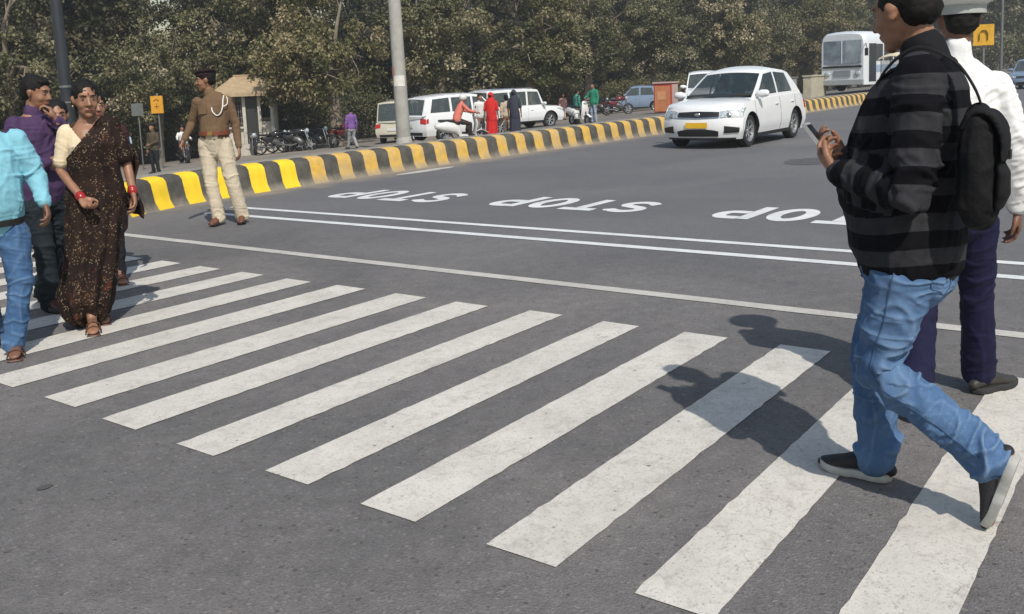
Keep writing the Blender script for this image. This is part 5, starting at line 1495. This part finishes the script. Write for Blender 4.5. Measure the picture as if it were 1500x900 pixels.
def crown_mesh(name, seed, rad, h0, h1, bunches=330, per=46, leaf=.13, droop=.3, ragged=.35, lm=None):
    """leaves in bunches over uneven lobes; h0 lowest foliage, h1 top"""
    r = np.random.default_rng(seed)
    nl = 11
    lob = []
    for i in range(nl):
        a = r.random() * 2 * PI; q = math.sqrt(r.random()) * rad * .62
        z = h0 + (h1 - h0) * (.22 + .62 * r.random())
        lob.append((q * math.cos(a), q * math.sin(a), z, rad * (.38 + .25 * r.random()), (h1 - h0) * (.20 + .12 * r.random())))
    P = []; tint = []
    while len(P) < bunches:
        l = lob[r.integers(nl)]
        d = r.normal(size=3); d /= np.linalg.norm(d)
        rr = 1 - .38 * r.random() ** 1.5 + ragged * .3 * r.normal() * .5
        p = np.array([l[0] + d[0] * l[3] * rr, l[1] + d[1] * l[3] * rr, l[2] + d[2] * l[4] * rr])
        if p[2] < h0 * .8: continue
        P.append(p); tint.append(np.clip(.36 + .26 * r.normal(), 0, 1))
    P = np.array(P); tint = np.array(tint)
    N = bunches * per
    br = (.36 + .44 * r.random(bunches) ** 1.5)
    c = np.repeat(P, per, 0)
    o = r.normal(size=(N, 3)); o /= np.linalg.norm(o, axis=1)[:, None]
    o *= (r.random(N) ** .45)[:, None] * np.repeat(br, per)[:, None]; o[:, 2] *= .75
    o[:, 2] -= droop * (o[:, 0] ** 2 + o[:, 1] ** 2)
    c = c + o
    # each leaf: a slightly folded lozenge of four vertices, two faces
    t = o / (np.linalg.norm(o, axis=1)[:, None] + 1e-6) + .7 * r.normal(size=(N, 3)); t[:, 2] -= .45
    t /= np.linalg.norm(t, axis=1)[:, None]
    u = np.cross(t, r.normal(size=(N, 3)) + np.array([0, 0, 1.4])); u /= np.linalg.norm(u, axis=1)[:, None]
    L = (leaf * (.7 + .6 * r.random(N)))[:, None]; Wd = L * .30
    v = np.stack([c - t * L * .5, c + u * Wd, c + t * L * .5, c - u * Wd], 1).reshape(-1, 3)
    me = bpy.data.meshes.new(name)
    me.vertices.add(4 * N); me.vertices.foreach_set('co', v.ravel())
    me.loops.add(4 * N); me.loops.foreach_set('vertex_index', np.arange(4 * N, dtype=np.int32))
    me.polygons.add(N); me.polygons.foreach_set('loop_start', np.arange(0, 4 * N, 4, dtype=np.int32)); me.polygons.foreach_set('loop_total', np.full(N, 4, dtype=np.int32))
    me.update()
    val = np.repeat(np.clip(np.repeat(tint, per) + .10 * r.normal(size=N), 0, 1), 4)
    at = me.attributes.new('leaf', 'FLOAT', 'POINT'); at.data.foreach_set('value', val.astype(np.float32))
    me.materials.append(lm or M_leaf)
    return me, lob
def trunk_mesh(name, seed, lob, hb, r0, tall):
    r = np.random.default_rng(seed + 50)
    g = G(); lx, ly = .25 * r.normal(), .25 * r.normal()
    top = Vector((lx, ly, hb))
    g.tube([(0, 0, -.3), (0, 0, .05), (lx * .2, ly * .2, hb * .35), (lx * .6, ly * .6, hb * .7), top], [r0 * 1.5, r0 * 1.25, r0, r0 * .85, r0 * .8], 12)
    for l in lob:
        e = Vector(l[:3]); m1 = top.lerp(e, .45) + Vector((0, 0, .3)) + Vector(r.normal(size=3) * .25)
        g.tube([top - Vector((0, 0, .3)), m1, e, e + (e - m1) * .5], [r0 * .45, r0 * .28, r0 * .14, r0 * .04], 7)
        for k in range(3):
            d = Vector(r.normal(size=3)).normalized() * l[3] * .9
            g.tube([m1.lerp(e, .5 + .2 * k), e + d * .6, e + d], [r0 * .12, r0 * .07, r0 * .02], 5)
    me = g.mesh(name)
    smooth_mesh(me); me.materials.append(M_bark)
    return me
VAR = []
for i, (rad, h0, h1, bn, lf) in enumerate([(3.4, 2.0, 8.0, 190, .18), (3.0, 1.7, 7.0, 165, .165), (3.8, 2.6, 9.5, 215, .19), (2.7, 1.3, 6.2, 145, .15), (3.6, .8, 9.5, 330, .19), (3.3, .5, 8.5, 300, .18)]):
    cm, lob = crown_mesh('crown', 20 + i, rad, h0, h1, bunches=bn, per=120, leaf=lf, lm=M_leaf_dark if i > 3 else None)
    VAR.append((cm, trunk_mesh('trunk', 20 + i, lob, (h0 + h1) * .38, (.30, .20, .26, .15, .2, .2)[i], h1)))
def tree(v, x, y, rz, sc, label, group, z=None):
    t = thing('broadleaf_tree', label, 'tree', (x, y, zof(x, y) if z is None else z), rz, group); t.scale = sc
    cm, tm = VAR[v]
    for nm, me in (('crown', cm), ('trunk', tm)):
        o = bpy.data.objects.new(nm, me); COL.objects.link(o); o.parent = t
    return t
rt = random.Random(5)
# the front row, whose crowns hang over the parked vehicles
front = [(-24.5, 36, 1, 1.0), (-20.0, 38.5, 0, .95), (-16.6, 44.5, 3, .95), (-12.2, 46.5, 2, .95), (-7.9, 43.2, 0, .92), (-3.4, 48.0, 1, 1.05), (1.2, 50.5, 0, .95), (5.0, 58.5, 2, .9), (9.6, 61.5, 1, 1.0), (14.6, 66, 0, 1.0), (19.8, 72, 3, 1.15), (25.5, 78, 1, 1.1), (30.0, 84, 2, 1.0), (-29, 41, 2, .9)]
desc = ['tree with drooping pale leaves at the far left above the man in purple', 'tree behind the dark lamp post at the left', 'low olive green tree left of the kiosk', 'tall tree leaning over the kiosk roof', 'thick trunked tree behind the parked black motorcycles', 'tree directly behind the concrete pole and white people carrier',
        'tree overhanging the white jeep', 'tree behind the people in green', 'tree above the silver blue hatchback', 'tree behind the white hatchback roof', 'small tree between the white hatchback and the bus', 'tree left of the bus in the distance', 'tree right behind the bus', 'tree beyond the left edge of the crossing']
for (x, y, v, s), d in zip(front, desc):
    tree(v, x, y, rt.uniform(0, 6.28), (s, s, s * rt.uniform(.95, 1.1)), 'dusty ' + d, 'front row of roadside trees')
k = 0
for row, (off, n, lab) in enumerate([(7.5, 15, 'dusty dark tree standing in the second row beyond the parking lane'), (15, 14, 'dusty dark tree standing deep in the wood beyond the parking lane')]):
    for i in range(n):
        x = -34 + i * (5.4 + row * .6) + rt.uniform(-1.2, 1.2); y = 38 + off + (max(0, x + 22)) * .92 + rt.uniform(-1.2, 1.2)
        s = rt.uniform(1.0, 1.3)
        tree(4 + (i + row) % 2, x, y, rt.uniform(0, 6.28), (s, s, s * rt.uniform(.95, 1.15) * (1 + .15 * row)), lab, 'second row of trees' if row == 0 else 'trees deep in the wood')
for i in range(17):
    x = 22 + i * 5.6 + rt.uniform(-1.5, 1.5); y = 118 - i * 2.0 + rt.uniform(-3, 3); s = rt.uniform(1.25, 1.6)
    tree((i * 5) % 4, x, y, rt.uniform(0, 6.28), (s, s, s), 'hazy tree in the far line closing the view beyond the bend of the road', 'far line of trees beyond the road', z=0.0 if i > 4 else None)
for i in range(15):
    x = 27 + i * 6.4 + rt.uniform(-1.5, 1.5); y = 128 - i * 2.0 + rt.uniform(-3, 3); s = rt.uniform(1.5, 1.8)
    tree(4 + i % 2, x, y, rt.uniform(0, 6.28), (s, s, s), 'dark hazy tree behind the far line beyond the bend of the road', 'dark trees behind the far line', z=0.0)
# low undergrowth: dark bushes filling the foot of the wood
def bush(x, y, s, label):
    t = thing('bush', label, 'bush', (x, y, zof(x, y)), rt.uniform(0, 6.28), 'bushes at the foot of the wood'); t.scale = (s, s, s * .9)
    o = bpy.data.objects.new('foliage', BUSH[0]); COL.objects.link(o); o.parent = t
    o = bpy.data.objects.new('stem', BUSH[1]); COL.objects.link(o); o.parent = t
    return t
bm_, bl_ = crown_mesh('foliage', 91, 1.5, .25, 2.1, bunches=150, per=50, leaf=.12)
BUSH = (bm_, trunk_mesh('stem', 91, bl_, .5, .05, 1))
for i in range(26):
    x = -34 + i * 2.9 + rt.uniform(-.8, .8); y = 43 + (max(0, x + 22)) * .92 + rt.uniform(-1.0, 1.0)
    bush(x, y, rt.uniform(.9, 1.35), 'dusty green bush at the foot of the wood beyond the parked vehicles')

for i in range(24):
    x = 21 + i * 3.6 + rt.uniform(-.8, .8); y = 108 - i * 1.25 + rt.uniform(-1.5, 1.5)
    t = bush(x, y, rt.uniform(2.0, 2.9), 'tall hazy shrub at the foot of the far line of trees')
    t.location.z = 0; t['group'] = 'tall shrubs below the far trees'

# ------------------------------------------------------------------ walls, kiosk, poles, signs
def boundary_wall():
    m = mat('weathered_plaster', (.085, .075, .065), .9, 0, .35, 2, .4, 20)
    pts = [(-40, 43), (-24, 45.5), (-12, 55), (0, 66), (14, 79), (28, 92)]
    t = thing('boundary_wall', 'long low weathered boundary wall running under the trees', 'wall', (pts[0][0], pts[0][1], 0))
    for (x0, y0), (x1, y1) in zip(pts[:-1], pts[1:]):
        a = Vector((x0, y0, 0)); b = Vector((x1, y1, 0)); d = (b - a); z = (zof(x0, y0) + zof(x1, y1)) / 2
        c = (a + b) / 2 - Vector((pts[0][0], pts[0][1], 0)); rz = math.atan2(d.y, d.x)
        g = G(); g.box((c.x, c.y, z + .55), (d.length - .30, .22, 2.1), rz); g.box((c.x, c.y, z + 1.64), (d.length - .30, .30, .08), rz); g.build('wall_panel', m, t, angle=30)
        g = G(); g.box((b.x - pts[0][0], b.y - pts[0][1], z + .70), (.36, .36, 2.5), rz); g.build('wall_pillar', m, t, angle=30)
boundary_wall()

def kiosk():
    x, y = -12.05, 44.0; z = zof(x, y)
    t = thing('kiosk', 'small kiosk with tan tiled hipped roof behind the officer', 'kiosk', (x, y, z + .12), R(12)); t.scale = (.84, 1, 1.10)
    wallm = mat('cream_kiosk_plaster', (.46, .43, .37), .85, 0, .18, 3, .3, 25); tan = mat('tan_roof_sheet', (.36, .27, .165), .85, 0, .18, 4, .5, 14)
    dark = mat('kiosk_dark', (.022, .022, .022), .5)
    def B(nm, c, s, m): g = G(); g.box(c, s); return g.build(nm, m, t, angle=30)
    B('base', (0, 0, .04), (3.3, 2.6, .7), wallm)
    for px in (-1.35, -.25, .55, 1.35):
        for py in (-1.1, 1.1): B('column', (px, py, 1.45), (.17, .17, 2.1), wallm)
    B('low_wall', (.95, -1.1, .84), (.60, .10, .88), wallm); B('low_wall', (-.80, -1.1, .72), (.90, .10, .64), wallm); B('low_wall', (0, 1.1, .9), (2.5, .10, 1.0), wallm)
    B('counter', (-.8, -1.15, 1.08), (.95, .32, .07), wallm)
    B('dark_back_panel', (0, 1.02, 1.75), (2.5, .05, .65), dark)
    B('dark_side_panel', (-1.35, 0, 1.45), (.05, 1.9, 1.7), dark)
    f = B('door', (.15, -1.08, 1.35), (.58, .05, 1.9), dark)
    g = G()
    for i in range(7): g.box((-1.2 + i * .13, -1.12, 1.75), (.022, .03, 1.25))
    for i in range(5): g.box((-.80, -1.135, 1.25 + i * .24), (.92, .02, .022))
    g.build('window_grille', mat('grille_grey', (.17, .16, .15), .5), t, angle=30)
    g = G(); e = 1.98; f_ = 1.62; zt = 2.5
    V = [(-e, -f_, zt), (e, -f_, zt), (e, f_, zt), (-e, f_, zt), (-.75, 0, 3.22), (.75, 0, 3.22), (-e, -f_, zt - .14), (e, -f_, zt - .14), (e, f_, zt - .14), (-e, f_, zt - .14)]
    g.add(V, [(0, 1, 5, 4), (1, 2, 5), (2, 3, 4, 5), (3, 0, 4), (6, 7, 1, 0), (7, 8, 2, 1), (8, 9, 3, 2), (9, 6, 0, 3), (9, 8, 7, 6)]); g.build('roof', tan, t, smooth=False)
    g = G(); g.box((0, 0, 3.24), (1.55, .12, .06)); g.build('ridge', tan, t, angle=30)
kiosk()

def pole(name, label, loc, h, r0, r1, m, lean=(0, 0), bands=(), cat='pole'):
    t = thing(name, label, cat, loc)
    g = G(); g.tube([(0, 0, -.3), (lean[0] * .5, lean[1] * .5, h * .5), (lean[0], lean[1], h)], [r0, (r0 + r1) / 2, r1], 16); g.build('shaft', m, t)
    for z, hh, mm, nm in bands:
        q = z / h; r = r0 + (r1 - r0) * q
        g = G(); g.tube([(lean[0] * q, lean[1] * q, z - hh / 2), (lean[0] * q, lean[1] * q, z + hh / 2)], r + .012, 16, cap=False); g.build(nm, mm, t)
    return t
conc = mat('pale_grey_concrete', (.36, .35, .32), .85, 0, .18, 2.2, .3, 30)
steel = mat('grey_galvanised_steel', (.17, .175, .18), .5, .4, .2, 3); darksteel = mat('dark_blue_grey_steel', (.035, .040, .048), .45, .2, .25, 3)
paper = mat('white_poster_paper', (.62, .60, .55), .8); pink = mat('faded_red_poster', (.42, .20, .16), .8)
# big concrete pole beyond the median
p = XY(-3.55, 31.6)
big = pole('concrete_pole', 'thick pale concrete pole with a small white notice beyond the median', p, 9.5, .245, .17, conc, lean=(-.12, 0))
g = G(); g.grid(lambda a, b: Vector(((.236) * math.sin(R(-50 + 100 * a)) - .03, -.236 * math.cos(R(-50 + 100 * a)), 2.10 + .36 * b)), 10, 2); g.build('notice', paper, big)
g = G(); g.grid(lambda a, b: Vector(((.240) * math.sin(R(-95 + 60 * a)) - .03, -.240 * math.cos(R(-95 + 60 * a)), 2.46 + .30 * b)), 8, 2); g.build('faded_notice', pink, big)
g = G(); g.tube([(0, 0, -.1), (0, 0, .28)], [.34, .27], 16); g.build('footing', conc, big)
# dark lamp post among the trees at the left
lp = pole('lamp_post', 'dark steel lamp post in front of the trees at the far left', (-8.38, 18.0, zof(-8.38, 18.0)), 9.0, .115, .085, darksteel, lean=(-.10, 0), bands=((2.0, .03, steel, 'clamp'), (2.3, .04, steel, 'clamp')), cat='lamp post')
g = G(); g.tube([(-.10, 0, 8.95), (-.1, -.3, 9.3), (-.1, -1.3, 9.5)], .04, 8); g.build('bracket', darksteel, lp)
g = G(); g.tube([(-.1, -1.2, 9.5), (-.1, -1.75, 9.52)], [(.12, .05), (.09, .04)], 12, side=(1, 0, 0)); g.build('lamp_head', steel, lp)
g = G(); g.box((0, 0, .12), (.42, .42, .28)); g.build('base_block', conc, lp, angle=30)
pole('steel_pole', 'thin pale steel pole standing among the trees behind the white people carrier', XY(-4.25, 47.6), 8.5, .075, .055, steel, lean=(-.1, 0))
pole('steel_pole', 'thin dark steel pole beside the trees above the white jeep', XY(-1.9, 52.0), 9.0, .08, .06, darksteel)
pole('steel_pole', 'tall grey steel pole at the right behind the traffic officer', Vector((17.9, 34.1, 0)), 7.5, .055, .045, steel)
pole('white_post', 'short white post beside the kiosk and the motorcycles', XY(-10.75, 42.9), 2.6, .10, .09, mat('white_post_paint', (.42, .42, .40), .8, 0, .2, 3))

def hanging_sign():
    t = thing('yellow_sign', 'small yellow sign board on a pole among the trees at the left', 'sign', XY(-13.4, 36.0), R(-12))
    g = G(); g.box((0, 0, 2.45), (.50, .05, .66)); g.build('board', mat('sign_yellow', (.62, .30, .02), .5), t, angle=30)
    g = G(); g.tube([(0, .06, -.1), (.0, .06, 2.85)], .03, 8); g.build('post', steel, t)
    g = G()
    g.tube([(-.10, -.03, 2.60), (.0, -.03, 2.66), (.10, -.03, 2.60)], .018, 6); g.tube([(-.08, -.03, 2.38), (.08, -.03, 2.38)], .016, 6); g.tube([(0, -.03, 2.50), (0, -.03, 2.28)], .014, 6); g.build('faded_mark', mat('faded_brown_mark', (.25, .10, .02), .7), t)
hanging_sign()
t = thing('grey_sign', 'plain grey board on a post left of the small yellow sign', 'sign', XY(-14.4, 36.6), R(-10))
g = G(); g.box((0, 0, 2.35), (.48, .05, .48)); g.build('board', mat('sign_grey', (.12, .13, .12), .6), t, angle=30)
g = G(); g.tube([(0, .05, -.1), (0, .05, 2.6)], .025, 8); g.build('post', steel, t)

def road_sign():
    t = thing('yellow_road_sign', 'yellow road sign with a black arch mark behind the traffic officer cap', 'sign', Vector((12.95, 25.6, 0)), R(-28))
    ym = mat('road_sign_yellow', (.70, .38, .03), .5); bk = mat('sign_black', (.015, .015, .015), .5)
    g = G(); g.box((0, 0, 2.20), (.50, .04, .56)); g.build('board', ym, t, angle=30)
    g = G(); g.tube([(-.10, -.028, 2.06), (-.10, -.028, 2.24), (-.05, -.028, 2.32), (.05, -.028, 2.32), (.10, -.028, 2.24), (.10, -.028, 2.06)], [(.035, .006)] * 6, 8, side=(0, 1, 0)); g.build('arch_mark', bk, t)
    g = G(); g.tube([(0, .045, -.1), (0, .045, 2.45)], .035, 10); g.build('post', steel, t)
road_sign()

def orange_cabin():
    p = XY(7.75, 46.0)
    t = thing('orange_cabin', 'small orange and white roadside cabin behind the median left of the white hatchback', 'cabin', p, R(-32))
    om = mat('orange_panel', (.50, .19, .08), .6, 0, .12, 4); wm = mat('pale_pink_panel', (.50, .36, .33), .7, 0, .1, 4); rd = mat('red_frame', (.40, .05, .03), .5)
    H_ = 1.45
    g = G(); g.box((0, 0, H_ / 2), (.92, .82, H_ - .06)); g.build('frame', rd, t, angle=30)
    g = G(); g.box((0, -.425, H_ / 2 - .03), (.80, .03, H_ - .22)); g.build('front_panel', om, t, angle=30)
    g = G(); g.box((.475, 0, H_ / 2), (.03, .70, H_ - .16)); g.build('side_panel', wm, t, angle=30)
    g = G(); g.box((0, 0, H_ + .02), (1.02, .92, .07)); g.build('top', wm, t, angle=30)
    g = G(); g.box((-.05, -.447, .85), (.45, .012, .4)); g.build('faded_notice', mat('faded_orange_notice', (.60, .28, .14), .8), t, angle=30)
orange_cabin()
t = thing('concrete_block_wall', 'cream concrete wall block on the median between the white hatchback and the bus', 'wall', XY(15.8, 48.3), HEAD)
cw = mat('cream_concrete', (.40, .37, .28), .9, 0, .15, 3, .3, 25)
g = G(); g.box((0, 0, .48), (2.3, .4, 1.15)); g.build('wall', cw, t, angle=30)
g = G(); g.box((0, 0, 1.09), (2.4, .48, .07)); g.build('coping', cw, t, angle=30)
t = thing('grey_cabinet', 'small grey metal cabinet beside the cream concrete wall block', 'cabinet', XY(14.2, 47.6), HEAD - R(40))
g = G(); g.box((0, 0, .55), (.75, .5, 1.1)); g.build('box', steel, t, angle=30)
g = G(); g.box((0, -.26, .6), (.6, .02, .85)); g.build('door', mat('cabinet_door', (.22, .23, .23), .5), t, angle=30)
g = G(); g.box((0, 0, 1.13), (.85, .6, .05)); g.build('lid', steel, t, angle=30)
car('distant_car', 'dark blue grey car far behind the right shoulder of the traffic officer', 'car', Vector((27.9, 50, 0)), HEAD + PI, 4.2, 1.7, M_carblue,
    [(-2.1, .92), (-1.6, .98), (.5, .97), (.9, .94), (1.5, .88), (2.1, .76)], [(.85, .25, 1.46, False), (.72, .2, 1.48, True), (-.2, -.2, 1.5, False), (-.3, -.3, 1.5, True), (-1.1, -.95, 1.48, False), (-1.6, -1.25, 1.44, False)], z0=.2, r=.30, axles=(1.3, -1.3), tumble=.78)

# ------------------------------------------------------------------ people in the background
def cl(n, c): return cloth(n, c, .12)
def bp(label, x, y, az, H, top, bottom, **kw):
    k = dict(vox=.016, face=False, top=top, bottom=bottom, z=zof(x, y), feet='shoe', top_kw=dict(hem=.50, amp=.006, crease=.004), bot_kw=dict(waist=.52, thigh=.085, knee=.06, hem=.055))
    k.update(kw)
    return person(label, (x, y), az, H, **k)
walkJ = lambda H: dict(kneeL=(-.05 * H, .06 * H, .28 * H), ankL=(-.055 * H, .12 * H, .055 * H), kneeR=(.05 * H, .01 * H, .28 * H), ankR=(.055 * H, -.14 * H, .075 * H))
bp('person in light blue shirt with pale pink cloth, standing beyond the kerb at the left', -14.45, 35.4, 20, 1.62, cl('pale_blue_cotton', (.30, .42, .52)), cl('pale_pink_cotton', (.50, .36, .32)), hair='short', bot_kw=dict(waist=.52, thigh=.11, knee=.10, hem=.09))
bp('man in olive brown shirt and black trousers standing beyond the kerb at the left', -11.85, 31.2, -160, 1.66, cl('olive_brown_cotton', (.07, .055, .035)), cl('black_trouser_cloth', (.012, .013, .017)), J=dict(elL=(-.22, .05, 1.08), wrL=(-.05, .2, 1.0)))
bp('man in white shirt sitting on the dark motorcycle beyond the kerb at the left', -14.0, 40.2, 150, 1.62, cl('white_cotton', (.60, .60, .58)), MATS['black_trouser_cloth'], z=zof(-14, 40.2) - .02,
   J=dict(hipL=(-.09, 0, .88), hipR=(.09, 0, .88), kneeL=(-.20, .34, .72), ankL=(-.18, .22, .30), kneeR=(.20, .34, .72), ankR=(.18, .22, .30), elL=(-.25, .15, 1.12), wrL=(-.28, .40, 1.06), elR=(.25, .15, 1.12), wrR=(.28, .40, 1.06)), feetdef=dict(L=((-.18, .17, .22), (-.18, .40, .22)), R=((.18, .17, .22), (.18, .40, .22))))
bp('person in purple shirt and grey trousers walking away past the tree trunk', -6.2, 37.0, -35, 1.64, cl('bright_purple_cotton', (.17, .085, .27)), cl('light_grey_cloth', (.26, .27, .28)), J=walkJ(1.64))
bp('man in salmon shirt and white helmet riding the white scooter', -1.50, 30.8, 68, 1.66, cl('salmon_cotton', (.60, .17, .13)), cl('dark_brown_cloth', (.035, .022, .020)), z=zof(-1.50, 30.8) - .03, hair=None,
   J=dict(hipL=(-.10, -.18, .80), hipR=(.10, -.18, .80), pelvis=(0, -.2, .8), kneeL=(-.17, .22, .68), ankL=(-.14, .18, .36), kneeR=(.17, .22, .68), ankR=(.14, .18, .36), shL=(-.19, -.02, 1.30), shR=(.19, -.02, 1.30), elL=(-.26, .14, 1.12), wrL=(-.30, .36, 1.06), elR=(.26, .14, 1.12), wrR=(.30, .36, 1.06), head=(0, .06, 1.52)),
   torso=[(0, -.22, .74, .14, .12), (0, -.20, .84, .16, .13), (0, -.17, .98, .15, .125), (0, -.11, 1.12, .16, .125), (0, -.05, 1.24, .175, .11), (0, -.02, 1.32, .13, .075), (0, .0, 1.38, .055, .055)],
   feetdef=dict(L=((-.14, .12, .30), (-.14, .36, .30)), R=((.14, .12, .30), (.14, .36, .30))),
   custom=lambda root, D, TT, hc, Rm: (lambda g: (g.ell(hc + Rm @ Vector((0, -.012, .035)), (.118, .135, .120), Rm), g.build('helmet', pmat('white_helmet', (.62, .62, .60)), root)))(G()))
bp('person in white tunic and grey trousers standing between the scooter and the woman in red', -.95, 32.0, 150, 1.60, MATS['white_cotton'], cl('patterned_grey_cloth', (.20, .19, .18)), top_kw=dict(hem=.42, inf=.02, amp=.006))
def bg_sari(m):
    def f(root, D, TT, hc, Rm):
        drape(root, [(0, 0, .98, .14, .12), (0, 0, .85, .18, .15), (0, 0, .5, .185, .17), (0, 0, .10, .20, .19)], .018, .008, 12, .012, name='sari_skirt', m=m)
        g = G(); g.tube([(0, -.02, 1.35), (0, -.03, 1.2), (0, -.05, .95), (.02, -.06, .7)], [(.14, .11), (.17, .13), (.17, .13), (.15, .11)], 18, side=(1, 0, 0)); g.ell(hc + Vector((0, -.03, .02)), (.10, .11, .12))
        me = fuse(g, .018, 3); wrinkle(me, .01, seed=3); smooth_mesh(me); link('sari_veil', me, root, m)
    return f
redm = cl('red_sari_cloth', (.50, .022, .020)); dkm = cl('dark_grey_sari_cloth', (.035, .038, .055))
bp('woman in bright red sari seen from behind near the white jeep', -.56, 31.3, 10, 1.60, redm, redm, hair='bun', feet='sandal', custom=bg_sari(redm), top_kw=dict(name='blouse', hem=.6, sleeve=.5, collar=False))
bp('girl in pale cream clothes standing between the women in red and dark grey', -.05, 33.0, -10, 1.48, cl('pale_cream_cotton', (.46, .38, .28)), MATS['pale_cream_cotton'], hair='bun', top_kw=dict(hem=.4, inf=.02, amp=.006))
bp('woman in dark grey patterned sari seen from behind near the white jeep', .22, 32.0, 15, 1.62, dkm, dkm, hair='bun', feet='sandal', custom=bg_sari(dkm), top_kw=dict(name='blouse', hem=.6, sleeve=.5, collar=False))
bp('man in green hooded jacket and pale jeans standing beside a white scooter', 3.60, 39.4, -130, 1.70, cl('green_jacket_cloth', (.022, .19, .12)), cl('pale_jeans_cloth', (.26, .32, .40)), top_kw=dict(hem=.48, inf=.025, sr=1.2, amp=.010), J=dict(elR=(.28, .10, 1.12), wrR=(.18, .32, 1.10)))
bp('shorter person in teal green shirt facing the man in the green jacket', 2.95, 40.0, 60, 1.50, cl('teal_cotton', (.05, .22, .17)), cl('khaki_cloth', (.16, .13, .09)))
bp('person in pale pink clothes sitting low by the wall right of the white jeep', 3.05, 52.0, 170, 1.45, cl('dusty_pink_cotton', (.42, .24, .22)), MATS['pale_pink_cotton'])
bp('driver in pink shirt sitting in the rickshaw with the beige canopy', *ST(41.6, 10.2).xy, 200, 1.5, cl('pink_cotton', (.50, .13, .20)), MATS['black_trouser_cloth'], z=.44, J=dict(hipL=(-.10, -.1, .40), hipR=(.10, -.1, .40), kneeL=(-.14, .30, .42), ankL=(-.14, .36, .08), kneeR=(.14, .30, .42), ankR=(.14, .36, .08), shL=(-.17, -.05, .88), shR=(.17, -.05, .88), elL=(-.24, .10, .72), wrL=(-.22, .34, .72), elR=(.24, .10, .72), wrR=(.22, .34, .72), head=(0, .0, 1.06)),
   torso=[(0, -.1, .34, .14, .12), (0, -.1, .44, .15, .13), (0, -.08, .58, .14, .12), (0, -.06, .72, .15, .12), (0, -.05, .84, .16, .10), (0, -.04, .91, .12, .07), (0, -.03, .96, .05, .05)], top_kw=dict(hem=.30))


# two people in the white hatchback
def seated(label, side, m):
    M_ = Matrix.Rotation(HEAD + PI, 3, 'Z'); base = ST(18.93, 8.08, 0) + M_ @ Vector((.02, side * .36, 0))
    return person(label, (base.x, base.y), math.degrees(-(HEAD + PI - PI / 2)), 1.6, vox=.018, face=False, z=.30, top=m, bottom=MATS['black_trouser_cloth'],
        J=dict(hipL=(-.09, 0, .30), hipR=(.09, 0, .30), kneeL=(-.12, .36, .36), ankL=(-.12, .45, .12), kneeR=(.12, .36, .36), ankR=(.12, .45, .12), shL=(-.16, -.10, .74), shR=(.16, -.10, .74), elL=(-.20, .05, .52), wrL=(-.12, .28, .56), elR=(.20, .05, .52), wrR=(.12, .28, .56), head=(0, -.06, .92)),
        torso=[(0, -.02, .24, .14, .12), (0, -.02, .34, .14, .12), (0, -.05, .48, .13, .11), (0, -.08, .60, .14, .11), (0, -.09, .70, .155, .09), (0, -.09, .77, .10, .06), (0, -.085, .80, .05, .05)], top_kw=dict(hem=.22))
seated('driver in pale blue shirt behind the windscreen of the white hatchback', -1, MATS['pale_blue_cotton'])
seated('passenger in white shirt on the front seat of the white hatchback', 1, MATS['white_cotton'])

# the air: dusty winter haze
def haze():
    g = G(); g.box((20, 60, 10), (260, 300, 26))
    m = bpy.data.materials.new('dusty_air'); m.use_nodes = True; n = m.node_tree
    n.nodes.remove(n.nodes['Principled BSDF'])
    v = nd(n, 'ShaderNodeVolumePrincipled'); v.inputs['Color'].default_value = (.80, .82, .86, 1); v.inputs['Density'].default_value = 0.0013; v.inputs['Anisotropy'].default_value = 0.2
    n.links.new(v.outputs[0], n.nodes['Material Output'].inputs['Volume'])
    o = g.build('haze', m, smooth=False); tag(o, kind='stuff')
haze()
